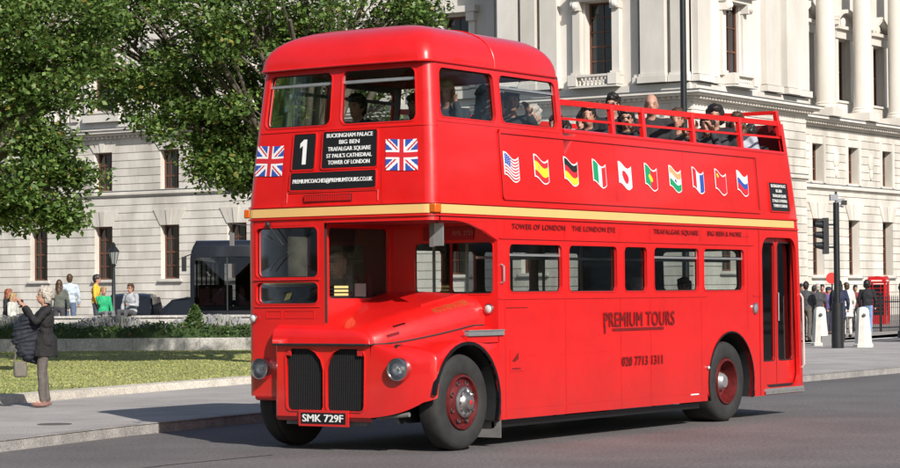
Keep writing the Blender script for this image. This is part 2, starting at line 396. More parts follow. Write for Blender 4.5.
# gutter bead round the roof's foot
lo = [roofP(a, 0) for a in aa]
rf.tube([Vector((p.x+(p.x < 1)*(-.006), p.y, 4.062)) for p in lo], .013, RED, 6)
rfo = B(rf.build('roof', BUS, 50, weld=True)); 
rl = MB(); rl.grid(lambda x, y: Vector((x, y, 4.10+.26*max(0, 1-((y-VC)/1.05)**2)**.5)), frange(.45, 2.6, .3), frange(.18, 2.27, .15), CEIL)
B(rl.build('ceiling', BUS))
# roof seam
sm = MB(); sm.tube([Vector((1.42, VC+(HW-.11)*math.cos(t)**1 if 0 else VC-1.112*(math.cos(b*math.pi/2))**.56*1.002, 4.06+.471*math.sin(b*math.pi/2)**.84)) for b in [i/14 for i in range(14)]], .006, RED, 5)
B(sm.build('roof_seam', BUS))
# ---- cream band, beads, panel trims
bd = MB()
zb = [2.475, 2.565]
def strip(mb, C, xs, z0, z1, d, m):
    mb.grid(lambda x, z: C(x, z, d), xs, [z0, z1], m); mb.grid(lambda x, k: C(x, z1, d*k), xs, [0, 1], m); mb.grid(lambda x, k: C(x, z0, d*k), xs, [0, 1], m)
strip(bd, near, frange(SR, 8.70, .3), *zb, .012, CREAM); strip(bd, off, frange(SR, 8.70, .3), *zb, .012, CREAM)
strip(bd, front, frange(RC, 2.45-RC, .2), *zb, .012, CREAM)
for C in (cornN, cornF): strip(bd, C, [i/6 for i in range(7)], *zb, .012, CREAM)
B(bd.build('cream_band', BUS))
tr = MB()
for z in (2.455, 2.585):
    strip(tr, near, frange(SR, SRR, .3), z-.008, z+.008, .02, RED); strip(tr, front, frange(RC, 2.45-RC, .2), z-.008, z+.008, .02, RED)
    strip(tr, cornN, [i/6 for i in range(7)], z-.008, z+.008, .02, RED); strip(tr, cornF, [i/6 for i in range(7)], z-.008, z+.008, .02, RED)
strip(tr, near, frange(1.28, 6.1, .5), 1.575, 1.590, .008, RED); strip(tr, near, frange(7.38, 7.6, .5), 1.575, 1.590, .008, RED)
strip(tr, near, frange(1.28, 6.1, .5), .965, .975, .0025, RED)
strip(tr, near, frange(1.28, 6.1, .5), .395, .405, .0025, RED)
for s in (1.42, 2.68, 3.93, 4.65, 5.95):
    strip(tr, near, [s-.012, s+.012], .30, 1.57, .0022, RED); strip(tr, near, [s-.012, s+.012], 2.24, 2.44, .0022, RED)
strip(tr, near, [7.22, 7.25], 1.15, 2.44, .0025, RED); strip(tr, near, [7.56, 7.585], .3, 2.44, .008, RED)
# advert frame on the upper side
for z in (2.665, 3.385): strip(tr, near, frange(1.40, 7.62, .4), z-.02, z+.02, .018, RED)
for s in (1.40, 7.62): strip(tr, near, [s-.02, s+.02], 2.665, 3.385, .018, RED)
for s in (3.9, 5.6): strip(tr, near, [s-.008, s+.008], 2.69, 3.36, .0025, RED)
for t in (.62, 1.93): strip(tr, front, [t-.01, t+.01], 2.6, 3.0, .006, RED)
strip(tr, front, frange(RC, 2.45-RC, .2), 3.385, 3.40, .008, RED); strip(tr, near, frange(SR, 2.7, .3), 3.43, 3.445, .006, RED)
strip(tr, cornN, [i/6 for i in range(7)], 3.385, 3.40, .008, RED)
# rain strips over the lower windows
strip(tr, near, frange(1.3, 7.4, .5), 2.225, 2.235, .012, RED)
B(tr.build('body_trim', BUS))
# ---- windows
def window(F, h, gm=GLD, bar=None, mullion=None, d=-.035, fm=BLK, name='window', open_top=None):
    g = MB(); pane(g, F, h['loop'], d, gm); o = B(g.build(name, BUS, 180))
    f = MB(); L = h['loop']; ring(f, F, L, .012, -.002, .006, RED); 
    inn = [(p[0]+(h['in'][0]+h['in'][1]-2*p[0])*.012, p[1]+(h['in'][2]+h['in'][3]-2*p[1])*.02) for p in L]
    n = len(L); f.add([F(*p, -.03) for p in L]+[F(*p, -.03) for p in inn], [(i, (i+1) % n, n+(i+1) % n, n+i) for i in range(n)], fm)
    x0, x1, y0, y1 = h['in']
    if bar:
        f.grid(lambda x, y: F(x, y, -.022), frange(x0, x1, .3), [bar-.013, bar+.013], ALU)
        f.grid(lambda x, y: F(x, y, -.05), frange(x0, x1, .3), [bar-.02, bar+.02], GREY)
        for xx in (x0+.012, x1-.012): f.grid(lambda x, y: F(x, y, -.024), [xx-.01, xx+.01], [bar, y1-.03], ALU)
    fo = f.build('window_frame', o, 30)
    return o
for h in lh: window(near, h, bar=2.055 if h is lh[0] or h is lh[3] or h is lh[4] else None)
for h in lhO: window(off, h, GLS)
window(rear, hole(.95, 2.1, 1.65, 2.2), GLS)
for h in cabw: window(front, h, GLD, name='windscreen')
window(cabn, cw, GLS, d=-.02); window(bulk, bw, GLS, d=-.02)
for i, h in enumerate(uw): window(near, h, GLS, bar=3.87 if i else None)
for h in uw: window(off, h, GLS, bar=3.87)
for h in fh: window(front, h, GLS, bar=3.885)
# ---- doors
db = MB()
def doorF(s, z, d=0.): return Vector((s, .075-d, z))
dh = [hole(7.715, 8.14, .74, 2.27, .05), hole(8.26, 8.70, .74, 2.27, .05)]
for i, (a, b) in enumerate(((7.63, 8.195), (8.205, 8.775))):
    dm = MB(); wall(dm, doorF, a, b, .42, 2.36, [dh[i]], RED, reveal=.04, step=.5)
    do = B(dm.build('door', BUS)); g = MB(); pane(g, doorF, dh[i]['loop'], -.02, GLD); g.build('door_glass', do, 0)
    g = MB(); ring(g, doorF, dh[i]['loop'], .015, 0, .006, BLK); g.build('door_seal', do)
    g = MB(); g.bar((8.23, .05, 1.25), (8.23, .05, 1.62), .010, ALU); g.build('door_handle', do) if i else None
dsf = MB()
for a, b in (((7.63, .02), (7.65, .18)), ((8.77, .02), (8.79, .18))): dsf.box((a[0], a[1], .40), (b[0], b[1], 2.35), RED)
dsf.box((7.64, .02, 2.345), (8.79, .2, 2.37), REDD)
B(dsf.build('door_surround', BUS))
st = MB(); st.box((7.68, -.015, .335), (8.84, .16, .375), ALU); st.box((7.68, -.02, .30), (8.84, -.012, .345), GREY)
st.box((7.69, .05, .375), (8.66, .14, .42), BLK)
B(st.build('door_step', BUS))
hr = MB(); hr.tube([(8.80, -.005, .62), (8.80, -.04, .66), (8.79, -.04, 1.0), (8.775, -.04, 1.55), (8.775, -.005, 1.60)], .015, mat('grab rail pink white', (.62, .48, .44), .4)); B(hr.build('grab_rail', BUS))
hr = MB(); hr.tube([(1.33, -.005, 1.75), (1.33, -.04, 1.77), (1.33, -.04, 1.93), (1.33, -.005, 1.95)], .012, ALU); B(hr.build('grab_rail', BUS))
# ---- open-deck rail
ra = MB(); zr = lambda s: 3.79+.012*(s-2.8)
post = [3.95, 4.70, 5.97, 7.28]
for F, sg in ((near, -1), (off, 1)):
    for off_, w_, t_ in ((0, .03, .065), (-.185, .014, .028)):
        a = F(2.74, zr(2.74)+off_, -.03); b = F(SRR-.02, zr(SRR)+off_, -.03); ra.flat(a, b, w_*1.2, t_, (0, 0, 1), RED)
    for s in post: ra.flat(F(s, PZ-.02, -.03), F(s, zr(s)+.02, -.03), .05, .075, (1, 0, 0), RED)
a = rear(.1, zr(8.8)+.16, -.03); b = rear(2.35, zr(8.8)+.16, -.03)
ra.flat(a, b, .03, .05, (0, 0, 1), RED)
for t in (.12, 1.2, 2.3): ra.flat(rear(t, 3.84, -.03), rear(t, zr(8.8)+.17, -.03), .05, .07, (1, 0, 0), RED)
ra.flat(near(SRR-.10, 3.70, -.03), near(SRR-.12, zr(8.8)+.17, -.03), .05, .075, (1, 0, 0), RED)
B(ra.build('deck_rail', BUS))
# ---- bonnet
bn = MB()
def lerp(a, b, t): return a+(b-a)*t
def vsm(u): return lerp(.72, .17, clamp((u+.05)/1.32)**.8)        # seam line across
def zsm(u): return 1.125+.18*clamp((u-.02)/1.1)**1.3+.0*u
def ztop(u): return 1.262+.375*clamp((u+.06)/1.3)**.72
def bonP(u, a):      # a 0 seam, 1 = cab side / far side
    vs_, zs_, zt = vsm(u), zsm(u), ztop(u)
    ve = 1.985 if u < .03 else 1.42
    crown = .035
    if a < .6:
        th = (a/.6)*math.pi/2; w = .36 + .0*u
        return Vector((u, vs_+w*(1-math.cos(th)**.75), zs_+(zt-zs_)*math.sin(th)**.8))
    g = (a-.6)/.4; v0 = vs_+.36; v = lerp(v0, ve, g)
    return Vector((u, v, zt+crown*math.sin(min(1, (v-v0)/1.4)*math.pi)*(1 if u > .05 else .4)))
As = [i*.6/10 for i in range(11)]+[.7, .8, .9, 1.0]
us = [-.045, -.02, .0, .028, .032, .1]+frange(.2, 1.27, .12)
bn.grid(lambda u, a: bonP(u, a), us, As, RED)
# rolled nose of the lid: from the front section down to its lip
def lip(a, k):
    p = bonP(-.045, a); th = k*math.pi/2; zl = 1.125
    return Vector((-.045-.055*math.sin(th), p.y, lerp(p.z, zl, (1-math.cos(th))) if p.z > zl else p.z))
bn.grid(lambda a, k: lip(a, k), As, [0, .25, .5, .75, 1], RED)
bn.add([(-.045, 1.985, 1.125), (.05, 1.985, 1.125), (.05, 1.985, 1.265), (-.045, 1.985, 1.265)], [(0, 1, 2, 3)], RED)
bn.add([(-.1, 1.985, 1.125), (-.045, 1.985, 1.125), (-.045, 1.985, 1.27), (-.08, 1.985, 1.23)], [(0, 1, 2, 3)], RED)
B(bn.build('bonnet', BUS, 50, weld=True))
se = MB(); se.tube([(-.098, 1.985, 1.118), (-.098, 1.4, 1.118), (-.098, .76, 1.118)]+[Vector((u, vsm(u)-.004, zsm(u)-.004)) for u in (-.06, -.03, 0, .08, .2, .35, .5, .7, .9, 1.1, 1.25)], .013, BLK, 6)
B(se.build('bonnet_seal', BUS))
# bonnet side louvre panel, badge lettering, small plates
bp = MB()
def bonF(x, y, d=0.):
    a = clamp((y-1.32)/.3, 0, .55); p = bonP(x, a+.0); q = bonP(x, a+.02); t = (q-p).normalized(); n = Vector((0, -1, 0))-t*Vector((0, -1, 0)).dot(t)
    return p+n.normalized()*d+Vector((0, 0, 0))
letters(bp, lambda x, y, d: bonF(x, y, d), 'ROUTEMASTER', .92, 1.40, .42, .03, GOLD, .008)
B(bp.build('bonnet_lettering', BUS))
bpl = MB(); bpl.tube([bonF(u, 1.475, .006) for u in frange(.7, 1.2, .1)], .012, RED, 6); bpl.flat((.02, .50, 1.30), (.16, .44, 1.335), .03, .012, (0, -.5, 1), CHR); B(bpl.build('bonnet_catch', BUS))
# ---- nose / grille surround
ns = MB()
def nose(t, z, d=0.): return Vector((-.05-d+.02*((z-.36)/.76)**2*0+.0, t, z))
def gloop(x0, x1, y0, y1, flip):
    ax, bx = (x0, x1)
    k = .20     # inner top shoulder, swept like a Y
    if flip:    # inner side is x1
        P = [(x0+.05, y0), (x1-.02, y0), (x1, y0+.04), (x1, y1-.22), (x1-.03, y1-.12), (x1-.10, y1-.04), (x1-.19, y1), (x0+.09, y1), (x0+.03, y1-.02), (x0, y1-.08), (x0+.01, y0+.06), (x0+.02, y0+.02)]
    else:
        P = [(x0+.02, y0), (x1-.05, y0), (x1-.02, y0+.02), (x1-.01, y0+.06), (x1, y1-.08), (x1-.03, y1-.02), (x1-.09, y1), (x0+.19, y1), (x0+.10, y1-.04), (x0+.03, y1-.12), (x0, y1-.22), (x0, y0+.04)]
    return P
g1 = gloop(.81, 1.305, .425, 1.075, True); g2 = gloop(1.348, 1.84, .425, 1.075, False)
def loopwall(mb, F, outer, inner, m):
    """fills between outer rectangle loop and an inner loop by nearest angular matching"""
    cx = sum(p[0] for p in inner)/len(inner); cy = sum(p[1] for p in inner)/len(inner); x0, x1, y0, y1 = outer
    pts = []
    L = sorted([(math.atan2(p[1]-cy, p[0]-cx), p) for p in inner]+[(math.atan2(c[1]-cy, c[0]-cx), None) for c in ((x0, y0), (x1, y0), (x1, y1), (x0, y1))], key=lambda q: q[0])
    inn = [q[1] for q in sorted([(math.atan2(p[1]-cy, p[0]-cx), p) for p in inner])]
    def ray_in(a):
        dx, dy = math.cos(a), math.sin(a); n = len(inn)
        for i in range(n):
            p, q = inn[i], inn[(i+1) % n]; ex, ey = q[0]-p[0], q[1]-p[1]; den = dx*ey-dy*ex
            if abs(den) < 1e-9: continue
            t = ((p[0]-cx)*ey-(p[1]-cy)*ex)/den; s = ((p[0]-cx)*dy-(p[1]-cy)*dx)/den
            if t > 0 and -1e-6 <= s <= 1+1e-6: return (cx+dx*t, cy+dy*t)
    I = []; O = []
    for a, p in L:
        dx, dy = math.cos(a), math.sin(a); t = 1e9
        if dx > 1e-9: t = min(t, (x1-cx)/dx)
        if dx < -1e-9: t = min(t, (x0-cx)/dx)
        if dy > 1e-9: t = min(t, (y1-cy)/dy)
        if dy < -1e-9: t = min(t, (y0-cy)/dy)
        O.append((cx+dx*t, cy+dy*t)); I.append(p or ray_in(a) or (cx, cy))
    n = len(I); mb.add([F(*p, 0) for p in I]+[F(*p, 0) for p in O], [(i, (i+1) % n, n+(i+1) % n, n+i) for i in range(n)], m)
    mb.add([F(*p, .0) for p in inner]+[F(*p, -.04) for p in inner], [(i, (i+1) % len(inner), len(inner)+(i+1) % len(inner), len(inner)+i) for i in range(len(inner))], m)
loopwall(ns, nose, (.74, 1.3265, .36, 1.118), g1, RED); loopwall(ns, nose, (1.3265, 1.96, .36, 1.118), g2, RED)
# outer sides of the nose roll back
def noseside(z, a, sg):
    v = .74 if sg < 0 else 1.96; th = a*math.pi/2
    return Vector((-.05+.07*(1-math.cos(th)), v+sg*.045*math.sin(th), z))
for sg in (1,): ns.grid(lambda z, a: noseside(z, a, sg), frange(.36, 1.118, .2), [0, .3, .6, .8, 1], RED); ns.box((.02, 1.96, .40), (.08, 2.0, 1.118), RED)
ns.grid(lambda t, a: Vector((-.05+.06*a, t, .36-.05*math.sin(a*1.5))), frange(.74, 1.99, .2), [0, .3, .6, 1], RED)
ns.box((-.048, .75, 1.118), (.1, 1.98, 1.13), RED)
NS = B(ns.build('grille_surround', BUS, 35))
gi = MB()
for gl in (g1, g2):
    ring(gi, nose, gl, .012, 0, .012, RED)
B(gi.build('grille_rim', BUS, 35))
gr = MB(); gr.box((-.005, .78, .40), (.02, 1.93, 1.11), BLK)
x = .815
while x < 1.85:
    if not 1.312 < x < 1.342: gr.box((-.03, x-.003, .43), (-.006, x+.003, 1.09), mat('grille mesh', (.02, .02, .021), .5))
    x += .019
for z in frange(.47, 1.06, .05): gr.box((-.02, .82, z-.002), (-.008, 1.88, z+.002), MATS['grille mesh'])
B(gr.build('grille', BUS, 0))
for t in (1.80, .87):
    rfm = MB(); rfm.box((-.062, t-.027, 1.005), (-.05, t+.027, 1.06), mat('red reflector', (.45, .02, .02), .25)); rfm.box((-.056, t-.034, .998), (-.051, t+.034, 1.067), RED); B(rfm.build('reflector', BUS))
# ---- nearside wing
wg = MB()
def zbot(u, v):       # bottom edge: arch on the side, sweep on the front
    return .4
path = []   # (outer point, seam point, bottom z, arch edge?)
for t in frange(0, 1, .1):           # front face from the nose to the corner
    v = lerp(.74, .13, t); u = -.05+.015*t+.07*t**3
    path.append(((u, v), t*.35, .36+.07*t+.10*t**3))
for k in range(1, 7):                # corner
    th = k/6*math.pi/2; path.append(((.035+.13*math.sin(th)*.0+.0+.045*(k/6)+.02*(k/6), .13-.13*math.sin(th)), .35+.12*k/6, .53+.05*k/6))
for s in [.14, .18, .24, .32, .42, .54, .66, .80, .92, 1.02, 1.10, 1.16, 1.21, 1.27]:
    dz = max(0, .60**2-(s-UB)**2)**.5; path.append(((s, 0.0), .47+.53*(s-.12)/1.15, WZ+dz if abs(s-UB) < .597 else .53))
def seam(q):          # q 0..1 along the seam from the nose to the bulkhead
    u = -.05+1.32*clamp(q)**1.15
    return Vector((u, vsm(u), zsm(u)-.008))
def wingP(i, b):
    (u, v), q, zb_ = path[i]; side = i > 16; I = seam(q if i > 0 else 0)
    if i <= 10: I = Vector((-.045+.12*(i/10)**2, lerp(.72, vsm(.1), (i/10)), 1.118+.004*(i/10)))
    else: 
        uu = lerp(.075, u, clamp((i-10)/7)) if i < 17 else u
        I = Vector((uu, vsm(uu), zsm(uu)-.008))
    zc = .90 if not side else max(.97, min(zb_+.05, 1.13)); zc = max(zc, zb_+.02)
    if i > 10 and i <= 16: zc = lerp(.90, .97, (i-10)/6)
    if b <= .5: return Vector((u, v, lerp(zb_, zc, b/.5)))
    th = (b-.5)/.5*math.pi/2; c_, s_ = 1-math.cos(th), math.sin(th)
    return Vector((lerp(u, I.x, c_), lerp(v, I.y, c_**.9), lerp(zc, I.z, s_**.85)))
bs = [0, .17, .34, .5, .56, .62, .68, .74, .8, .86, .92, .96, 1.0]
vs = [wingP(i, b) for b in bs for i in range(len(path))]; nx = len(path)
wg.add(vs, [(j*nx+i, j*nx+i+1, (j+1)*nx+i+1, (j+1)*nx+i) for j in range(len(bs)-1) for i in range(nx-1)], RED)
wg.add([(1.16, 0, .29), (1.275, 0, .29), (1.275, 0, .60), (1.252, 0, .60), (1.235, 0, .45), (1.2, 0, .38)], [(0, 1, 2, 3, 4, 5)], RED) if 0 else None
WGO = B(wg.build('front_wing', BUS, 55, weld=True))
# piece of panel behind the front wheel
ar2 = MB()
lp = [p for p in arch(UB, WZ, .60, ZS)['loop'] if p[0] > UB or p[1] > .60]
ring(ar2, near, lp, .035, -.03, .014, BLKG, close=False)
n = len(lp); ar2.add([near(*p, .014) for p in lp]+[near(*p, -.45) for p in lp], [(i, i+1, n+i+1, n+i) for i in range(n-1)], BLK)
ar2.box((-.0, .44, .3), (1.26, .46, 1.12), BLK)
B(ar2.build('wheel_arch', BUS, 35))
ar3 = MB(); lp = arch(WU[1], WZ, .615, ZS)['loop']; ring(ar3, near, lp, .02, -.03, .012, BLKG, close=False)
ar3.add([near(*p, .004) for p in lp]+[near(*p, -.6) for p in lp], [(i, i+1, len(lp)+i+1, len(lp)+i) for i in range(len(lp)-1)], BLK); ar3.box((6.1, .59, .3), (7.4, .61, 1.13), BLK)
B(ar3.build('wheel_arch', BUS, 35))
# step trim where the wing meets the body
wt = MB(); wt.box((.66, -.022, 1.195), (1.36, .03, 1.252), ALU); wt.box((.66, -.03, 1.245), (1.36, .05, 1.256), ALU); wt.box((.66, .0, 1.12), (1.28, .04, 1.2), RED)
B(wt.build('wing_step', BUS))
# offside wing lump below the cab and chassis
ch = MB()
ch.box((.1, .75, .42), (1.25, 1.75, .75), BLK); ch.box((1.3, .5, .34), (6.0, 2.0, .5), BLK); ch.box((7.4, .3, .34), (8.7, 2.2, .44), BLK)
ch.box((.5, .6, .46), (.8, 1.85, .54), BLK); ch.box((6.6, .7, .44), (6.9, 1.75, .56), BLK); ch.box((6.1, .8, .5), (7.4, 1.7, .9), BLK)
ch.box((.03, .85, .27), (.10, 1.9, .34), GREY); ch.bar((.02, .70, .36), (.02, .30, .40), .025, GREY)
ch.box((.06, 2.44, .62), (.2, 2.45, .9), BLK) if 0 else None
B(ch.build('chassis', BUS))
lr = MB()
for y in (.10, 2.35):
    lr.flat((1.30, y, .235), (6.02, y, .235), .035, .07, (0, 0, 1), BLKG)
    for s in (1.45, 2.6, 3.7, 4.9, 5.9): lr.flat((s, y+.01, .23), (s, y+.01, .34), .03, .03, (1, 0, 0), BLK)
B(lr.build('life_guard', BUS))
mf = MB(); mf.add([Vector((1.30+.02*k*.5, y, z)) for k in (0, 1) for y, z in ((-.0, .10), (.36, .10), (.36, .42), (-.0, .42))], [(0, 1, 2, 3), (4, 5, 6, 7), (0, 1, 5, 4), (1, 2, 6, 5), (2, 3, 7, 6), (3, 0, 4, 7)], GREY)
B(mf.build('mudflap', BUS))
# ---- wheels
def wheel(u, y, out, rearw):
    c = (u, y, WZ); ax = (0, -out, 0); m = MB(); w = .26 if not rearw else .50
    m.lathe(c, ax, [(-w, .30), (-w, .44), (-w+.03, .49), (-w+.06, WR), (-.09, WR), (-.045, .497), (-.012, .475), (.0, .44), (.004, .38), (-.004, .325), (-.02, .298), (-.05, .29)], TYRE, 48)
    for k in range(4): m.lathe((u, y, WZ), ax, [(-.10-.035*k, WR+.001), (-.105-.035*k, WR-.012), (-.11-.035*k, WR+.001)], BLK, 48)
    o = B(m.build('wheel', BUS, 40))
    r = MB()
    if not rearw:
        r.lathe(c, ax, [(-.03, .295), (.0, .285), (.004, .265), (-.03, .25), (-.035, .235), (.01, .16), (.015, .13)], RIM, 40)
        hb = MB(); hb.lathe(c, ax, [(.015, .165), (.03, .16), (.04, .14), (.035, .12), (.06, .085), (.09, .075), (.10, .05), (.103, .0)], mat('worn hub metal', (.36, .33, .32), .34, .3, 14, metal=.85), 32)
        for k in range(10):
            a = 2*math.pi*k/10; hb.bar(Vector(c)+Vector((math.cos(a)*.125, 0, math.sin(a)*.125))+Vector(ax)*.02, Vector(c)+Vector((math.cos(a)*.125, 0, math.sin(a)*.125))+Vector(ax)*.055, .013, CHR, 6)
        for k in range(8):
            a = 2*math.pi*(k+.5)/8; p = Vector(c)+Vector((math.cos(a)*.205, 0, math.sin(a)*.205)); r.lathe(p+Vector(ax)*-.02, ax, [(.0, .0), (.012, .022), (.016, .026), (.012, .03)], BLK, 12)
        hb.lathe(Vector(c)+Vector(ax)*.1, ax, [(0, .03), (.006, .02), (.007, 0)], mat('red hub badge', (.5, .02, .02), .3), 16)
    else:
        r.lathe(c, ax, [(-.03, .295), (.0, .285), (.003, .262), (-.05, .25), (-.16, .235), (-.17, .20), (-.175, .13)], RIM, 40)
        hb = MB(); hb.lathe(c, ax, [(-.175, .15), (-.16, .13), (-.06, .10), (-.03, .075), (-.025, .0)], ALU, 28)
        for k in range(10):
            a = 2*math.pi*k/10; q = Vector((math.cos(a)*.165, 0, math.sin(a)*.165)); hb.bar(Vector(c)+q-Vector(ax)*.18, Vector(c)+q-Vector(ax)*.125, .014, CHR, 6)
    r.build('rim', o, 40); hb.build('hub', o, 40)
wheel(WU[0], .055, 1, False); wheel(WU[0], 2.395, -1, False); wheel(WU[1], .06, 1, True); wheel(WU[1], 2.39, -1, True)
# ---- headlamps and small lamps
def lamp(u, t, z, r, ax=(-1, 0, 0)):
    c = Vector((u, t, z)); a = Vector(ax).normalized(); m = MB()
    m.lathe(c, a, [(-.04, r*1.04), (.055, r*1.05), (.072, r*1.0), (.074, r*.9), (.06, r*.86)], CHR, 32)
    o = B(m.build('headlight', BUS, 40)); g = MB()
    g.lathe(c, a, [(.06, r*.86), (.035, r*.7), (.014, r*.35), (.012, 0)], mat('lamp bowl', (.85, .86, .87), .28, metal=.45), 28); g.ell(c+a*.035, (.018, .018, .018), WHT); g.build('reflector_bowl', o, 40)
    g = MB(); g.lathe(c, a, [(.061, r*.87), (.074, r*.6), (.082, r*.3), (.085, 0)], LENS, 28); g.build('lens', o, 40)
lamp(.012, 2.20, .855, .112); lamp(-.025, .38, .865, .118, (-1, -.12, 0.02))
def smalllamp(u, t, z, r, m, ax=(-1, 0, 0), name='side_light'):
    l = MB(); l.lathe((u, t, z), ax, [(0, r*1.15), (.018, r*1.1), (.022, r*.9)], CHR, 20); l.lathe((u, t, z), ax, [(.018, r*.92), (.03, r*.6), (.034, 0)], m, 20); B(l.build(name, BUS, 40))
LAM = mat('lamp lens', (.55, .55, .52), .15, coat=.5)
smalllamp(.03, 2.335, 1.395, .042, LAM); smalllamp(1.27, .115, 1.475, .05, LAM)
smalllamp(7.42, -.002, 1.42, .065, ALU, (0, -1, 0), 'fuel_cap')
for p0, p1 in (((.045, -.03, 2.475), (.16, .05, 2.57)), ((.045, 2.40, 2.475), (.16, 2.48, 2.57))):
    l = MB(); l.box(p0, p1, AMB); bevel(B(l.build('indicator_lamp', BUS)), .012)
smalllamp(6.085, -.002, .70, .024, LAM, (0, -1, 0)) 
l = MB(); l.box((5.64, -.006, .375), (5.84, 0, .39), WHT); B(l.build('size_plate', BUS))
# side filler flap behind the front wheel
l = MB(); l.box((1.50, -.006, .80), (1.76, 0.0, 1.03), RED); l.poly([(1.53, -.008, .91), (1.66, -.008, 1.0), (1.66, -.008, .93), (1.58, -.008, .90)], MAR); l.poly([(1.53, -.008, .82), (1.70, -.008, .82), (1.70, -.008, .835), (1.53, -.008, .835)], MAR)
B(l.build('filler_flap', BUS))
l = MB(); l.box((1.42, -.004, 1.48), (1.86, .0, 1.488), MAR); B(l.build('intake_slot', BUS))
# cab front trim below the lower windscreen
l = MB()
for a, b in ((2.16, 1.95), (1.90, 1.50)): 
    ring(l, front, [(b, 1.47), (b, 1.40), (a, 1.40), (a, 1.47)], .006, 0, .006, RED)
l.tube([front(t, 1.515, .006) for t in frange(1.42, 2.33, .2)], .006, RED, 5); l.tube([front(t, 1.805, .010) for t in frange(1.42, 2.34, .2)], .010, RED, 5); B(l.build('cab_trim', BUS))
l = MB(); l.tube([front(2.10, 1.9, .012), front(1.98, 2.02, .02), front(1.85, 2.10, .018)], .006, BLK, 5); l.bar(front(2.12, 2.40, .02), front(1.9, 2.17, .02), .009, BLK); l.ell(front(2.12, 2.40, .02), (.03, .03, .03), BLK); B(l.build('wiper', BUS))
# ---- mirrors
l = MB(); l.tube([(.06, 2.46, 2.40), (-.05, 2.56, 2.42), (-.06, 2.60, 2.30)], .008, BLK, 6); l.box((-.075, 2.53, 2.18), (-.055, 2.58, 2.32), ALU); B(l.build('wing_mirror', BUS))
l = MB(); l.bar((.35, .16, 2.40), (.35, .16, 2.36), .01, BLK); l.box((.34, .08, 2.14), (.36, .24, 2.375), ALU); l.box((.335, .19, 2.13), (.365, .245, 2.38), GREY); B(l.build('wing_mirror', BUS))
l = MB(); l.box((1.255, .30, 2.22), (1.265, .95, 2.36), mat('dark red panel', (.28, .01, .012), .5)); letters(l, lambda x, y, d: Vector((1.254-d, 1.25-x, y)), 'RML 2729', .82, 2.27, .26, .05, mat('dull white lettering', (.45, .3, .28), .6)); B(l.build('fleet_number_panel', BUS))
# ---- blinds
BL = MB()
def blind(F, x0, x1, y0, y1, name='destination_blind'):
    b = MB(); 
    b.grid(lambda x, y: F(x, y, .008), frange(x0, x1, .3), [y0, y1], mat('blind black', (.012, .012, .013), .35)); ring(b, F, rrect(min(x0, x1), max(x0, x1), y0, y1, .02, 2), .014, 0, .014, RED)
    return B(b.build(name, BUS))
FX = lambda x, y, d=0.: front(2*VC-x, y, d)          # x grows to the right as seen
b1 = blind(front, 1.52, 1.835, 2.975, 3.355); l = MB(); l.poly([FX(2.45-1.68+x_, 3.03+y_, .012) for x_, y_ in ((-.015, 0), (.04, 0), (.04, .265), (-.005, .265), (-.055, .225), (-.055, .175), (-.015, .20))], WHT); l.build('lettering', b1)
b2 = blind(front, .69, 1.42, 2.975, 3.365); l = MB(); LT = ["BUCKINGHAM PALACE", "BIG BEN", "TRAFALGAR SQUARE", "ST PAUL'S CATHEDRAL", "TOWER OF LONDON"]
for i, (tx, w) in enumerate(zip(LT, (.62, .27, .57, .60, .55))):
    l = MB(); letters(l, FX, tx, 2.45-1.055, 3.300-.0715*i, w, .042, WHT, .012, bold=.0024); l.build('lettering', b2)
b3 = blind(front, .70, 1.84, 2.755, 2.94, 'website_board'); l = MB(); letters(l, FX, 'PREMIUMCOACHES@PREMIUMTOURS.CO.UK', 2.45-1.27, 2.828, 1.06, .044, WHT, .012, bold=.0028); l.build('lettering', b3)
l = MB(); l.box((-.006, 1.0, 2.625), (.02, 1.62, 2.70), mat('vent dark', (.10, .004, .005), .7))
for i in range(26): l.box((-.012, 1.01+i*.0235, 2.632), (0, 1.02+i*.0235, 2.692), RED)
B(l.build('front_vent', BUS))
l = MB(); l.tube([front(t, 2.73, .006) for t in (1.86, 1.5, 1.0, .68)], .006, RED, 5); l.tube([front(1.87, z, .006) for z in (2.62, 2.73)], .006, RED, 5); l.tube([front(.67, z, .006) for z in (2.62, 2.73)], .006, RED, 5); B(l.build('front_trim', BUS))
b4 = blind(near, 7.98, 8.62, 2.69, 3.06, 'side_blind'); l = MB()
for i, (tx, w) in enumerate(zip(LT, (.50, .2, .46, .50, .46))):
    l = MB(); letters(l, near, tx, 8.30, 3.00-.065*i, w, .038, WHT, .012, bold=.0024); l.build('lettering', b4)
# ---- side lettering
def sidetext(tx, cx, z, w, h, m, bold=.0022, name='side_lettering', sp=1.05):
    l = MB(); letters(l, near, tx, cx, z, w, h, m, .0095, bold=bold, spacing=sp); return B(l.build(name, BUS))
sidetext('TOWER OF LONDON', 2.11, 2.335, 1.12, .058, MAR); sidetext('THE LONDON EYE', 3.31, 2.335, .98, .058, MAR)
sidetext('TRAFALGAR SQUARE', 5.30, 2.335, 1.14, .058, MAR); sidetext('BIG BEN & MORE . . .', 6.68, 2.335, 1.12, .058, MAR)
sidetext('PREMIUM TOURS', 4.37, 1.245, 1.70, .165, MAR, .007, sp=1.08)
l = MB(); l.grid(lambda x, y: near(x, y, .0095), frange(3.72, 4.95, .3), [1.195, 1.225], MAR); l.grid(lambda x, y: near(x, y, .0095), [3.522, 3.56], [1.17, 1.26], MAR); B(l.build('lettering_underline', BUS))
sidetext('020 7713 1311', 4.42, .785, .98, .105, MAR, .008, sp=1.1)
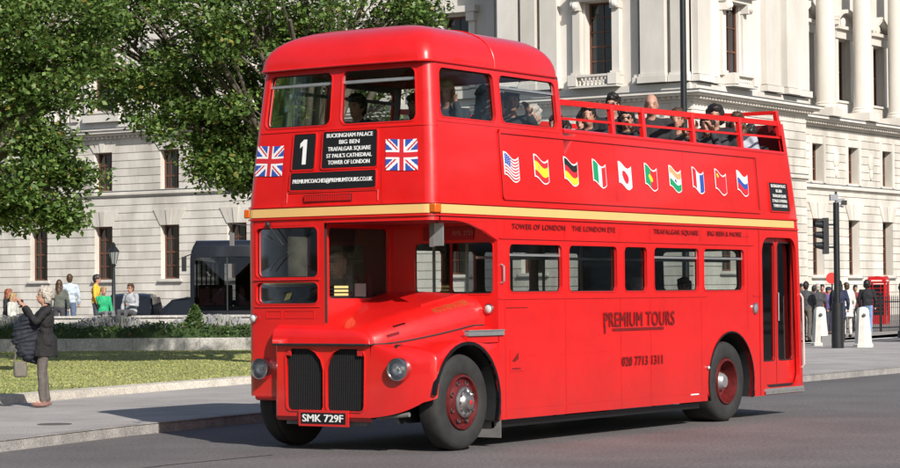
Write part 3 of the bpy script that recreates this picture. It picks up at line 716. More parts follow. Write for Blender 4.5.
# ---- flags
def fm(c, n): return mat('flag '+n, c, .5)
WH, RD, BU, GN, YE, BK, OR, NV = fm((.78, .78, .78), 'white'), fm((.60, .02, .03), 'red'), fm((.03, .08, .36), 'blue'), fm((.01, .30, .12), 'green'), fm((.85, .62, .03), 'yellow'), fm((.015, .015, .015), 'black'), fm((.8, .35, .15), 'orange'), fm((.03, .04, .22), 'navy')
def f_us(x, y):
    if x < .42 and y > .46: return WH if (int(x*26) % 3 == 0 and int(y*26) % 3 == 0) else BU
    return RD if int((1-y)*13) % 2 == 0 else WH
def f_es(x, y): return (OR if (.22 < x < .34 and .4 < y < .6) else YE) if .25 < y < .75 else RD
def f_de(x, y): return BK if y > .667 else RD if y > .333 else YE
def f_it(x, y): return GN if x < .4 else WH if x < .667 else RD
def f_jp(x, y): return RD if (x-.5)**2*1.2+(y-.5)**2 < .09 else WH
def f_pt(x, y): return YE if (x-.44)**2+(y-.5)**2 < .03 else GN if x < .42 else RD
def f_in(x, y): return NV if (x-.5)**2+(y-.5)**2 < .008 else OR if y > .667 else WH if y > .333 else GN
def f_fr(x, y): return RD if x < .3 else WH if x < .62 else BU
def f_cn(x, y): return YE if (x-.2)**2+(y-.75)**2 < .012 else RD
def f_ru(x, y): return WH if y > .667 else BU if y > .333 else RD
def waveflag(mb, F, x0, z0, w, h, fn, nx=26, ny=26, d=.006, amp=.042, m=None, grow=0.):
    def G(i, j):
        a, b = i/nx, j/ny; s = (a-.5)*(1+grow/w*2)+.5; t = (b-.5)*(1+grow/h*2)+.5
        return F(x0+s*w, z0+t*h+amp*math.cos(s*math.pi*1.35)-amp*.25, d)
    vs = [G(i, j) for j in range(ny+1) for i in range(nx+1)]; o = len(mb.v); mb.v += [tuple(v) for v in vs]
    for j in range(ny):
        for i in range(nx):
            a = j*(nx+1)+i; mb.f.append((o+a, o+a+1, o+a+nx+2, o+a+nx+1)); mb.m.append(mb.mi(m or fn((i+.5)/nx, (j+.5)/ny)))
fx = [1.42, 2.04, 2.68, 3.32, 3.92, 4.55, 5.16, 5.76, 6.37, 6.98]
fz = [2.905, 2.905, 2.905, 2.905, 2.905, 2.91, 2.91, 2.915, 2.915, 2.92]
FL = [(f_us, 'sticker of a stars and stripes flag'), (f_es, 'sticker of a red and yellow flag'), (f_de, 'sticker of a black red and gold flag'), (f_it, 'sticker of a green white and red flag'), (f_jp, 'sticker of a white flag with a red disc'), (f_pt, 'sticker of a green and red flag'), (f_in, 'sticker of an orange white and green flag'), (f_fr, 'sticker of a red white and blue upright striped flag'), (f_cn, 'sticker of a plain red flag'), (f_ru, 'sticker of a white blue and red flag')]
for (fn, lab), x, z in zip(FL, fx, fz):
    l = MB(); waveflag(l, near, x+.05, z+.0, .275, .22, fn, m=WH, nx=10, ny=2, d=.005, grow=.016); waveflag(l, near, x+.05, z+.0, .275, .22, fn, d=.0095)
    o = B(l.build('flag_sticker', BUS, 0)); o['label'] = lab
def f_uj(x, y):
    X, Y = (x-.5)*2*1.25, (y-.5)*2; ax, ay = abs(X), abs(Y)
    if ax < .17 or ay < .17: return RD
    if ax < .29 or ay < .29: return WH
    k = Y-X/1.25 if X*Y > 0 else Y+X/1.25
    dd = k/1.28
    if abs(dd) < .19:
        side = dd if X > 0 else -dd
        if X*Y > 0: side = dd if X > 0 else -dd
        return RD if -.11 < side < .0 else WH
    return BU
for t0 in (1.94, .15):
    l = MB(); waveflag(l, FX, 2.45-t0-.43+.0, 2.925, .40, .325, f_uj, 60, 48, amp=.006, d=.008); o = B(l.build('flag_sticker', BUS, 0)); o['label'] = 'sticker of a red white and blue crossed flag'
# ---- number plate
pl = MB(); pl.box((-.075, 1.01, .26), (-.055, 1.66, .43), RED); pl.box((-.08, 1.045, .287), (-.07, 1.625, .403), BLKG); PL = B(pl.build('number_plate', BUS))
l = MB(); letters(l, lambda x, y, d: Vector((-.081-d, 2*VC-x, y)), 'SMK 729F', 2.45-1.335, .308, .53, .075, WHT, .002, bold=.004); l.build('lettering', PL)
# cab stickers
l = MB(); YST = mat('pale yellow sticker', (.62, .55, .22), .6)
for i in range(3): l.box((.19+.0*i, 1.372, 1.63+.04*i), (.44, 1.375, 1.655+.04*i), YST)
B(l.build('window_sticker', BUS)); l = MB(); l.box((.66, 1.44, 1.62), (.86, 1.45, 1.76), WHT); B(l.build('window_notice', BUS))
l = MB(); l.add([(.10, 1.98, 1.58), (.10, 1.90, 1.60), (.10, 1.86, 1.68), (.10, 1.94, 1.66)], [(0, 1, 2, 3)], YST); B(l.build('window_sticker', BUS))
# ---- interior
def seat(u, v0, v1, zf):
    m = MB(); m.box((u, v0, zf+.40), (u+.42, v1, zf+.52), SEAT); m.add([Vector((u+.40, v, z)) if k else Vector((u+.40+.08, v, z)) for k in (0, 1) for v, z in ((v0, zf+.5), (v1, zf+.5), (v1, zf+.98), (v0, zf+.98))], [(0, 1, 2, 3), (4, 5, 6, 7), (0, 1, 5, 4), (1, 2, 6, 5), (2, 3, 7, 6), (3, 0, 4, 7)], SEAT)
    m.bar((u+.44, v0+.02, zf+1.0), (u+.44, v1-.02, zf+1.0), .015, ALU); m.bar((u+.2, v0+.1, zf), (u+.2, v0+.1, zf+.4), .02, ALU); m.bar((u+.2, v1-.1, zf), (u+.2, v1-.1, zf+.4), .02, ALU)
    bevel(B(m.build('seat', BUS)), .015)
for u in (1.7, 2.5, 3.3, 4.1, 4.9, 5.7): seat(u, .12, .95, .56); seat(u, 1.5, 2.33, .56)
for u in (.9, 1.75, 2.55, 3.4, 4.25, 5.1, 5.95, 6.8, 7.6): seat(u, .2, .98, 2.42); seat(u, 1.48, 2.24, 2.42)
m = MB()
for u in (2.2, 3.85, 5.5, 7.4):
    for v in (1.0, 1.45): m.bar((u, v, .56), (u, v, 2.4), .018, mat('pole white', (.7, .7, .66), .4))
m.bar((1.4, .35, 2.03), (7.4, .35, 2.03), .016, MATS['pole white']); m.bar((1.6, .25, 3.86), (2.7, .25, 3.86), .014, ALU)
B(m.build('handrail', BUS))
m = MB(); m.box((7.3, 1.5, .5), (8.5, 1.54, 1.5), REDD)
for i in range(7): m.box((8.5-.2*i, 1.56, .66+.22*i), (8.3-.2*i, 2.36, .72+.22*i), LIN)
B(m.build('staircase', BUS))
# cab fittings
m = MB(); m.box((.12, 1.5, 1.35), (.3, 2.3, 1.5), BLK)
c = Vector((.55, 1.92, 1.55)); a = Vector((-.35, 0, .93)).normalized(); q = a.orthogonal().normalized(); w = a.cross(q)
m.tube([c+(q*math.cos(t)+w*math.sin(t))*.24 for t in [2*math.pi*i/28 for i in range(29)]], .014, BLK, 7)
for k in range(3): m.bar(c, c+(q*math.cos(k*2.09)+w*math.sin(k*2.09))*.24, .01, BLK)
m.bar(c, (.35, 1.92, 1.0), .03, BLK); B(m.build('steering_wheel', BUS))
m = MB(); m.box((.85, 1.6, 1.25), (1.2, 2.2, 1.38), SEAT); m.box((1.15, 1.6, 1.3), (1.22, 2.2, 1.85), SEAT); bevel(B(m.build('driver_seat', BUS)), .02)
# ================================================================== ground
def gmat(name, c1, c2, sc, speck=(0, 0, 0), specks=220, bump=.25, rough=.85, patch=None):
    m = bpy.data.materials.new(name); m.use_nodes = True; t = m.node_tree; b = t.nodes['Principled BSDF']; b.inputs['Roughness'].default_value = rough
    tc = t.nodes.new('ShaderNodeTexCoord')
    def noise(s, det=6, rg=.6):
        n = t.nodes.new('ShaderNodeTexNoise'); n.inputs['Scale'].default_value = s; n.inputs['Detail'].default_value = det; n.inputs['Roughness'].default_value = rg
        t.links.new(tc.outputs['Object'], n.inputs['Vector']); return n
    def ramp(n, a, b_, p0=.35, p1=.65):
        r = t.nodes.new('ShaderNodeValToRGB'); r.color_ramp.elements[0].position = p0; r.color_ramp.elements[1].position = p1
        r.color_ramp.elements[0].color = (*a, 1); r.color_ramp.elements[1].color = (*b_, 1); t.links.new(n.outputs['Fac'], r.inputs['Fac']); return r
    base = ramp(noise(sc), c1, c2)
    fine = ramp(noise(specks, 3, .8), (.5, .5, .5), (1.55, 1.55, 1.55), .32, .68)
    mx = t.nodes.new('ShaderNodeMix'); mx.data_type = 'RGBA'; mx.blend_type = 'MULTIPLY'; mx.inputs[0].default_value = 1
    t.links.new(base.outputs[0], mx.inputs[6]); t.links.new(fine.outputs[0], mx.inputs[7]); out = mx.outputs[2]
    big = ramp(noise(sc*.22, 3), (.86, .86, .86), (1.12, 1.12, 1.12), .3, .7)
    m2 = t.nodes.new('ShaderNodeMix'); m2.data_type = 'RGBA'; m2.blend_type = 'MULTIPLY'; m2.inputs[0].default_value = 1
    t.links.new(out, m2.inputs[6]); t.links.new(big.outputs[0], m2.inputs[7]); out = m2.outputs[2]
    t.links.new(out, b.inputs['Base Color'])
    bp = t.nodes.new('ShaderNodeBump'); bp.inputs['Strength'].default_value = bump; bp.inputs['Distance'].default_value = .01
    nb = noise(specks*.7, 3); t.links.new(nb.outputs['Fac'], bp.inputs['Height']); t.links.new(bp.outputs[0], b.inputs['Normal'])
    MATS[name] = m; return m
ASPH = gmat('asphalt', (.104, .094, .093), (.142, .129, .126), .55, specks=26, bump=.9)
PAVE = gmat('pavement', (.29, .27, .255), (.38, .355, .335), .9, specks=60)
PLAZA = gmat('far pavement', (.25, .225, .20), (.33, .30, .27), .4, specks=40)
KERB = gmat('kerb granite', (.22, .21, .20), (.34, .32, .30), 3, specks=60)
EDGE = gmat('lawn edging stone', (.42, .38, .32), (.58, .53, .45), 2.2, specks=50)
WALLS = gmat('pale garden wall', (.36, .34, .31), (.52, .50, .46), 2.5, specks=40)
def kind(o, k): o['kind'] = k; return o
m = MB(); m.grid(lambda x, y: Vector((x, y, 0)), frange(-400, 1200, 200), frange(-600, 1200, 200), ASPH); kind(m.build('ground', smooth=0), 'structure')
# kerb line (from the near left, along the bus, to the far right)
KL = [(-40, -3.2), (-12, 2.4), (-6, 3.45), (-1.73, 4.38), (1.02, 5.05), (3.86, 5.42), (9, 5.50), (16, 5.0), (19, 4.70), (23.6, 4.86), (30, 5.6), (45, 7.2)]
EL_ = [(-40, 1.0), (-12, 6.6), (-4, 8.5), (4.31, 10.33), (7.15, 11.01), (11.82, 11.9), (18, 12.6), (24, 13.6)]
def surf(name, poly, z, mt, kindv='structure'):
    m = MB(); m.poly([Vector((x, y, z)) for x, y in poly], mt); return kind(m.build(name, smooth=0), kindv)
ROAD2 = 43.5   # far street begins
# pavement sheet: between kerb and lawn edge, then on to the right as a wide plaza
pv = KL[:]+[(44.5, 14.6), (36.5, 15.6), (30, 19), (24, 13.6)][:0]+[(45, 15.0), (38, 15.6), (30, 16.2)]+[(24, 14.2)]+EL_[::-1]
surf('pavement', pv, .118, PAVE)
m = MB()
for a, b in zip(KL, KL[1:]):
    L = (Vector((*b, 0))-Vector((*a, 0))).length; k = max(1, int(L/.92)); nrm = Vector((-(b[1]-a[1]), b[0]-a[0])).normalized()
    for i in range(k):
        p = Vector(a).lerp(Vector(b), i/k); q = Vector(a).lerp(Vector(b), (i+1)/k); e = (q-p)*.006; p = p+e; q = q-e; dz = random.uniform(-.003, .003)
        c = [p, q, q+nrm*.16, p+nrm*.16]; 
        vs = [Vector((*v, -.02)) for v in c]+[Vector((p.x+nrm.x*.012, p.y+nrm.y*.012, .124+dz)), Vector((q.x+nrm.x*.012, q.y+nrm.y*.012, .124+dz)), Vector((*c[2], .124+dz)), Vector((*c[3], .124+dz))]
        m.add(vs, [(0, 3, 2, 1), (4, 5, 6, 7), (0, 1, 5, 4), (1, 2, 6, 5), (2, 3, 7, 6), (3, 0, 4, 7)], KERB)
kind(m.build('kerb', smooth=0), 'structure')
TAR = gmat('tar seam', (.045, .042, .042), (.06, .056, .055), 6, specks=60)
m = MB()
def seamline(pts, w):
    for a, b in zip(pts, pts[1:]):
        a, b = Vector(a), Vector(b); n_ = Vector((-(b-a).y, (b-a).x)).normalized()*w/2
        m.poly([Vector((*(a-n_), .004)), Vector((*(b-n_), .004)), Vector((*(b+n_), .004)), Vector((*(a+n_), .004))], TAR)
seamline([(10.2, -1.2), (13.5, -.9), (17, -1.1), (21, -.8), (27, -1.0)], .05)
seamline([(-4.5, 1.2), (-2.4, 1.5), (-.8, 1.45)], .035)
kind(m.build('road_seams', smooth=0), 'structure')
# lawn edging stones
m = MB(); ED = EL_[:]
for a, b in zip(ED, ED[1:]):
    L = (Vector(b)-Vector(a)).length; k = max(1, int(L/1.5)); nrm = Vector((-(b[1]-a[1]), b[0]-a[0])).normalized()
    for i in range(k):
        p = Vector(a).lerp(Vector(b), i/k); q = Vector(a).lerp(Vector(b), (i+1)/k); e = (q-p)*.003; p = p+e; q = q-e
        c = [p, q, q+nrm*.42, p+nrm*.42]; h = .235+random.uniform(-.004, .004)
        vs = [Vector((*v, .05)) for v in c]+[Vector((*(c[0]+nrm*.03), h)), Vector((*(c[1]+nrm*.03), h)), Vector((*c[2], h)), Vector((*c[3], h))]
        m.add(vs, [(0, 3, 2, 1), (4, 5, 6, 7), (0, 1, 5, 4), (1, 2, 6, 5), (2, 3, 7, 6), (3, 0, 4, 7)], EDGE)
kind(m.build('lawn_edging', smooth=0), 'structure')
# lawn
LAWN = gmat('lawn soil', (.20, .235, .07), (.31, .30, .11), .7, specks=25, bump=.8)
A0 = Vector((25.29, 30.99)); A1 = Vector((28.37, 25.15)); dW = (A1-A0).normalized(); nW = Vector((-dW.y, dW.x)); nW = nW if nW.dot(Vector((1, 1))) > 0 else -nW
WL = A0-dW*28; WR_ = A0+dW*22
surf('lawn', [(p[0]+.1, p[1]+.3) for p in EL_]+[(24.2, 15.3), tuple(A0+dW*12.5), tuple(WL), (-40, 40)], .222, LAWN)
# grass blades: lots of small tufts over the visible lawn
GR1 = mat('grass blades', (.22, .265, .065), .7, col2=(.40, .37, .14), scale=.45)
def tri_mesh(name, V, Fc, mt, mats_idx=None, parent=None):
    me = bpy.data.meshes.new(name); me.vertices.add(len(V)); me.vertices.foreach_set('co', np.asarray(V, np.float32).ravel())
    nf = len(Fc); k = Fc.shape[1]; me.loops.add(nf*k); me.loops.foreach_set('vertex_index', Fc.astype(np.int32).ravel())
    me.polygons.add(nf); me.polygons.foreach_set('loop_start', np.arange(nf, dtype=np.int32)*k); me.polygons.foreach_set('loop_total', np.full(nf, k, np.int32))
    for x in (mt if isinstance(mt, list) else [mt]): me.materials.append(x)
    if mats_idx is not None: me.polygons.foreach_set('material_index', mats_idx.astype(np.int32))
    me.update(); me.validate(); o = bpy.data.objects.new(name, me); COL.objects.link(o)
    if parent: o.parent = parent
    return o
def inpoly(px, py, poly):
    c = np.zeros(len(px), bool); n = len(poly)
    for i in range(n):
        x0, y0 = poly[i]; x1, y1 = poly[(i+1) % n]
        k = ((y0 > py) != (y1 > py)) & (px < (x1-x0)*(py-y0)/((y1-y0) if y1 != y0 else 1e-9)+x0); c ^= k
    return c
lp = [(p[0]+.1, p[1]+.45) for p in EL_[2:]]+[(24.2, 15.3), tuple(A0+dW*12.5), tuple(WL)]
N = 170000; X = RNG.uniform(-2, 34, N); Y = RNG.uniform(9, 40, N); k = inpoly(X, Y, lp); X, Y = X[k], Y[k]; n = len(X)
h = RNG.uniform(.012, .03, n); w = RNG.uniform(.008, .02, n); a = RNG.uniform(0, 6.28, n); lx, ly = RNG.normal(0, .02, n), RNG.normal(0, .02, n)
V = np.stack([np.stack([X-w*np.cos(a), Y-w*np.sin(a), np.full(n, .22)], 1), np.stack([X+w*np.cos(a), Y+w*np.sin(a), np.full(n, .22)], 1), np.stack([X+lx, Y+ly, .22+h], 1)], 1).reshape(-1, 3)
kind(tri_mesh('grass', V, np.arange(3*n).reshape(-1, 3), GR1), 'stuff')
# manhole, tactile splash on the kerb
m = MB(); m.lathe((.95, 6.12, .122), (0, 0, 1), [(0, .21), (.003, .20), (.003, 0)], mat('iron cover', (.10, .095, .09), .7, .3, 20), 24)
setp(m.build('manhole_cover'), 'small dark iron cover set in the pavement in front of the photographing woman', 'manhole cover')
# ---- planted terrace behind the lawn
def wl(p, off_, t): q = A0+dW*t+nW*off_; return Vector((q.x, q.y, p))
def wallbox(m, t0, t1, o0, o1, z0, z1, mt):
    c = [wl(z0, o0, t0), wl(z0, o0, t1), wl(z0, o1, t1), wl(z0, o1, t0), wl(z1, o0, t0), wl(z1, o0, t1), wl(z1, o1, t1), wl(z1, o1, t0)]
    m.add(c, [(0, 3, 2, 1), (4, 5, 6, 7), (0, 1, 5, 4), (1, 2, 6, 5), (2, 3, 7, 6), (3, 0, 4, 7)], mt)
m = MB(); t = -27
while t < 12: wallbox(m, t, t+1.79, 0, .45, .1, .55, WALLS); t += 1.8
setp(m.build('stone_wall', smooth=0), 'low pale stone retaining wall along the back of the lawn, under the hedge', 'garden wall')
m = MB(); wallbox(m, -27, 12.5, .45, 3.6, .05, .62, mat('bed soil', (.06, .045, .03), .95, .3, 4)); kind(m.build('flower_bed_soil', smooth=0), 'structure')
m = MB(); t = -27
while t < 11: wallbox(m, t, t+2.39, 3.6, 4.3, .05, 1.06, WALLS); wallbox(m, t, t+2.39, 3.55, 4.35, 1.062, 1.12, WALLS); t += 2.4
setp(m.build('stone_wall', smooth=0), 'higher pale stone wall behind the lavender bed, with people sitting on it', 'garden wall')
m = MB(); wallbox(m, -27, 12, 4.3, 12, -.02, .13, PLAZA); kind(m.build('terrace_path', smooth=0), 'structure')
def leafcloud(n, pos, size, mt, name, parent=None, up=.3, midx=None, asp=.55):
    """n pointed quads (leaves) at pos with random orientation"""
    d = RNG.normal(0, 1, (n, 3)); d[:, 2] *= .6; d /= np.linalg.norm(d, axis=1)[:, None]
    nn = RNG.normal(0, 1, (n, 3)); nn[:, 2] += up*3; s = np.cross(d, nn); s /= np.linalg.norm(s, axis=1)[:, None]+1e-9; u = np.cross(s, d)
    L = (size*RNG.uniform(.6, 1.3, n))[:, None]; w = L*asp
    P0 = pos; P1 = pos+d*L*.45+s*w*.5+u*L*.06; P2 = pos+d*L; P3 = pos+d*L*.45-s*w*.5+u*L*.06
    V = np.stack([P0, P1, P2, P3], 1).reshape(-1, 3)
    return tri_mesh(name, V, np.arange(4*n).reshape(-1, 4), mt, midx, parent)
# hedge
HED = [mat('hedge leaf dark', (.03, .06, .012), .55, .3, 3), mat('hedge leaf light', (.075, .13, .03), .5, .3, 3), mat('brown leaf', (.12, .07, .02), .7)]
n = 26000; t = RNG.uniform(-26, 12, n); o = .12+np.abs(RNG.normal(0, .5, n))*0+RNG.uniform(0, .75, n); z = .50+RNG.uniform(0, 1, n)**.6*(.40+.05*np.sin(t*1.7)+.03*np.sin(t*5.1))
sel = (o < .25) | (z > .78); t, o, z = t[sel], o[sel], z[sel]; n = len(t)
pos = np.stack([A0.x+dW.x*t+nW.x*o, A0.y+dW.y*t+nW.y*o, z], 1)
hd = empty('clipped_hedge', tuple(wl(.55, .5, 0)), 0, 'low clipped dark green hedge along the low wall behind the lawn', 'hedge')
ob = leafcloud(n, pos-np.array(hd.location), .09, HED, 'foliage', hd, midx=RNG.choice(3, n, p=[.6, .37, .03]))
m = MB(); wallbox(m, -26, 12, .25, .80, .4, .82, HED[0]); o_ = m.build('hedge_core', hd, 0); o_.location = -hd.location
# lavender
LAVM = [mat('lavender stalk', (.27, .28, .23), .8, .3, 5), mat('lavender flower', (.30, .29, .32), .8, .3, 5)]
n = 22000; t = RNG.uniform(-26, 12, n); o = RNG.uniform(.9, 3.4, n); hh = RNG.uniform(.28, .55, n)*(.8+.25*np.sin(t*2.3+o)); b0 = np.stack([A0.x+dW.x*t+nW.x*o, A0.y+dW.y*t+nW.y*o, np.full(n, .6)], 1)
tip = b0+np.stack([RNG.normal(0, .09, n), RNG.normal(0, .09, n), hh], 1); w = np.stack([dW.x*np.full(n, .022), dW.y*np.full(n, .022), np.zeros(n)], 1)
V = np.stack([b0-w*.6, b0+w*.6, tip+w, tip-w], 1).reshape(-1, 3)
lo = tri_mesh('lavender', V, np.arange(4*n).reshape(-1, 4), LAVM, RNG.choice(2, n, p=[.55, .45])); kind(lo, 'stuff')
# cone shrub
cn = empty('cone_shrub', tuple(wl(.55, 1.05, 5.05)), 0, 'small green topiary cone rising from the hedge just left of the red bus', 'shrub')
n = 2600; a = RNG.uniform(0, 6.28, n); q = RNG.uniform(0, 1, n)**.75; r = .36*(1-q)+.03; pos = np.stack([r*np.cos(a), r*np.sin(a), .1+q*.74], 1)
leafcloud(n, pos, .07, HED[:2], 'foliage', cn, midx=RNG.choice(2, n)); m = MB(); m.bar((0, 0, 0), (0, 0, .78), .33, HED[0], 14, .03); m.build('shrub_core', cn)
# bushes at the far left behind the photographer
for j, (t_, o_, s_) in enumerate([(-4.6, 1.2, .75), (-1.0, 1.4, .5)]):
    bs_ = empty('rounded_bush', tuple(wl(.5, o_, t_)), 0, ['larger loose green bush at the left edge behind the photographing woman', 'small loose green bush in the bed just right of the photographing woman'][j], 'bush')
    n = 2600; v = RNG.normal(0, 1, (n, 3)); v /= np.linalg.norm(v, axis=1)[:, None]; pos = v*np.array([s_, s_, s_*.8])*RNG.uniform(.75, 1.08, (n, 1))+np.array([0, 0, s_*.5]); pos = pos[pos[:, 2] > 0]; n = len(pos)
    leafcloud(n, pos, .10, HED[:2], 'foliage', bs_, midx=RNG.choice(2, n)); m = MB(); m.ell((0, 0, s_*.45), (s_*.75, s_*.75, s_*.55), HED[0]); m.build('bush_core', bs_)
# far pavement in front of the building and markings
surf('far_pavement', [(46.5, 17.2), (60, 19.5), (150, 28), (150, 48), (93, 48), (93, 43), (88.0, 42.5), (88, 120), (83.5, 120), (83.5, 38), (70, 30), (50, 24)], .12, PLAZA)
WM = gmat('road marking', (.6, .6, .58), (.75, .75, .72), 3)
m = MB(); m.poly([Vector(p) for p in ((40, 15.6, .124), (52, 16.3, .124), (52.4, 16.65, .124), (40.5, 15.95, .124))], WM); kind(m.build('road_marking', smooth=0), 'structure')

# ================================================================== stone building
def smat(name, c1, c2):
    m = bpy.data.materials.new(name); m.use_nodes = True; t = m.node_tree; b = t.nodes['Principled BSDF']; b.inputs['Roughness'].default_value = .85
    tc = t.nodes.new('ShaderNodeTexCoord'); geo = t.nodes.new('ShaderNodeNewGeometry')
    n = t.nodes.new('ShaderNodeTexNoise'); n.inputs['Scale'].default_value = .5; n.inputs['Detail'].default_value = 8; n.inputs['Roughness'].default_value = .65
    mp = t.nodes.new('ShaderNodeMapping'); mp.inputs['Scale'].default_value = (1, 1, .35); t.links.new(tc.outputs['Object'], mp.inputs[0]); t.links.new(mp.outputs[0], n.inputs[0])
    r = t.nodes.new('ShaderNodeValToRGB'); r.color_ramp.elements[0].position = .3; r.color_ramp.elements[1].position = .62; r.color_ramp.elements[0].color = (*c1, 1); r.color_ramp.elements[1].color = (*c2, 1)
    t.links.new(n.outputs['Fac'], r.inputs[0])
    mx = t.nodes.new('ShaderNodeMix'); mx.data_type = 'RGBA'; mx.blend_type = 'MULTIPLY'; mx.inputs[0].default_value = .8
    r2 = t.nodes.new('ShaderNodeValToRGB'); r2.color_ramp.elements[0].color = (.84, .83, .81, 1); r2.color_ramp.elements[1].color = (1.06, 1.06, 1.06, 1)
    t.links.new(geo.outputs['Random Per Island'], r2.inputs[0]); t.links.new(r.outputs[0], mx.inputs[6]); t.links.new(r2.outputs[0], mx.inputs[7]); t.links.new(mx.outputs[2], b.inputs['Base Color'])
    MATS[name] = m; return m
STN = smat('portland stone', (.44, .41, .36), (.71, .675, .61)); STW = smat('washed stone', (.54, .51, .46), (.68, .65, .60)); STD = smat('weathered ledge', (.10, .10, .10), (.22, .21, .20))
LEAD = mat('lead roofing', (.11, .115, .12), .6, .2, 3)
FRM = mat('brown window frame', (.12, .05, .028), .5, .2, 5); BLIND = mat('window blind', (.35, .30, .24), .8, .2, 2)
BD = empty('government_building', (89, 46, 0), 0, 'large pale classical stone building with columns and tall windows filling the background', 'building')
def D(o): o.location = (-89, -46, 0); return o
def segs(a0, a1, ops):      # free intervals between the openings
    out = []; c = a0
    for x0, x1 in sorted(ops):
        if x1 <= a0 or x0 >= a1: continue
        if x0 > c: out.append((c, x0))
        c = max(c, x1)
    if c < a1: out.append((c, a1))
    return out
class Face:      # a vertical face; along() runs to the viewer's right; depth outwards positive
    def __init__(s, ax, pl): s.ax = ax; s.pl = pl
    def P(s, a, z, d=0.):
        return Vector((s.pl-d, a, z)) if s.ax == 'u' else Vector((a, s.pl-d, z))
    def box(s, m, a0, a1, z0, z1, d0, d1, mt): m.box(tuple(s.P(a0, z0, d0)), tuple(s.P(a1, z1, d1)), mt)
def masonry(m, F, a0, a1, z0, z1, ops, pitch, mt, gap=.045, core=.5, joint=.05, blocks=True):
    """courses proud of a core; ops = (a0, a1, z0, z1)"""
    zs = sorted(set([z0, z1]+[v for o in ops for v in o[2:]]))
    for za, zb_ in zip(zs, zs[1:]):
        for x0, x1 in segs(a0, a1, [(o[0], o[1]) for o in ops if o[2] < zb_-1e-6 and o[3] > za+1e-6]): F.box(m, x0, x1, za, zb_, -core, 0, mt)
    if pitch:
        z = z0; row = 0
        while z < z1-.05:
            zt = min(z+pitch-gap, z1)
            for x0, x1 in segs(a0, a1, [(o[0]-.0, o[1]+.0) for o in ops if o[2] < zt-1e-6 and o[3] > z+1e-6]):
                n = max(1, round((x1-x0)/1.25)) if blocks else 1; off_ = .5 if row % 2 else 0
                cuts = [x0]+[x0+(x1-x0)*(i+off_)/n for i in range(0 if off_ else 1, n)]+[x1]
                for c0, c1 in zip(cuts, cuts[1:]):
                    if c1-c0 > .04: F.box(m, c0+.003, c1-.003, z, zt, .0, joint+random.uniform(-.004, .004), mt)
            z += pitch; row += 1
def bwin(F, a0, a1, z0, z1, depth=.42, bars=(2, 3), blind=.0, sill=.12, rows=None):
    m = MB(); F.box(m, a0, a1, z0, z1, -depth-.1, -depth-.02, DRKG)
    w = D(m.build('window', BD, 0)); m = MB(); t = .11
    F.box(m, a0, a0+t, z0, z1, -depth-.02, -depth+.06, FRM); F.box(m, a1-t, a1, z0, z1, -depth-.02, -depth+.06, FRM); F.box(m, a0+t, a1-t, z1-t, z1, -depth-.02, -depth+.06, FRM); F.box(m, a0+t, a1-t, z0, z0+t, -depth-.02, -depth+.06, FRM)
    for i in range(1, bars[0]): x = a0+(a1-a0)*i/bars[0]; F.box(m, x-.03, x+.03, z0+t, z1-t, -depth-.02, -depth+.03, FRM)
    for i in range(1, bars[1]): z = z0+(z1-z0)*i/bars[1]; F.box(m, a0+t, a1-t, z-(.03 if i != bars[1]//2 else .05), z+(.03 if i != bars[1]//2 else .05), -depth-.02, -depth+.045, FRM)
    m.build('window_frame', w, 0)
    if sill:
        m = MB(); F.box(m, a0-.18, a1+.18, z0-.16, z0-.005, -depth, sill, STN); F.box(m, a0-.25, a1+.25, z0-.24, z0-.165, -.1, sill+.06, STD); m.build('sill', w, 0)
    return w
def keystones(m, F, a0, a1, z1, h=.95):
    c = (a0+a1)/2; n = 5; w = (a1-a0)
    for i in range(n):
        f0, f1 = i/n, (i+1)/n; b0, b1 = a0+w*f0, a0+w*f1; t0, t1 = c+(b0-c)*1.75, c+(b1-c)*1.75; pr = .11 if i != 2 else .17
        pts = [F.P(b0+.012, z1, pr), F.P(b1-.012, z1, pr), F.P(t1-.012, z1+h, pr), F.P(t0+.012, z1+h, pr)]; q = [F.P(b0+.012, z1, 0), F.P(b1-.012, z1, 0), F.P(t1-.012, z1+h, 0), F.P(t0+.012, z1+h, 0)]
        m.add(pts+q, [(0, 1, 2, 3), (0, 1, 5, 4), (1, 2, 6, 5), (2, 3, 7, 6), (3, 0, 4, 7)], STN)
def cornice(name, F, a0, a1, z, steps, dent=None, mt=STW, cap=True):
    m = MB()
    for z0, z1, d in steps: F.box(m, a0-(d if F.ax == 'u' else 0), a1+(d if F.ax != 'u' else 0), z+z0, z+z1, -.3, d, mt)
    if dent:
        dz0, dz1, dd, pitch, w = dent; a = a0+.1
        while a < a1-w: F.box(m, a, a+w, z+dz0, z+dz1, 0, dd, mt); a += pitch
    if cap: F.box(m, a0-steps[-1][2], a1+.0, z+steps[-1][1]+.002, z+steps[-1][1]+.05, -.2, steps[-1][2]+.02, LEAD)
    return D(m.build(name, BD, 0))
FL_, FPL, FPR, FRR = Face('u', 89.8), Face('u', 87.6), Face('v', 42.9), Face('v', 45.3)
LWc = [91.0-5.33*i for i in range(-1, 7)]        # window centres on the left wing
LWc = [117.6, 112.3, 107.0, 101.68, 96.35, 91.03, 85.52, 80.1, 74.85, 69.6, 64.3, 59.0]
opsL = [(c-.74, c+.74, 2.75, 6.05) for c in LWc]+[(c-.74, c+.74, 8.28, 10.68) for c in LWc]
m = MB(); masonry(m, FL_, 55.0, 126, .1, 7.85, [o for o in opsL if o[3] < 8], .485, STN); masonry(m, FL_, 55.0, 126, 8.2, 11.5, [o for o in opsL if o[3] > 8], .485, STN)
for c in LWc: keystones(m, FL_, c-.74, c+.74, 6.06); keystones(m, FL_, c-.74, c+.74, 10.69, .7)
D(m.build('rusticated_wall', BD, 0))
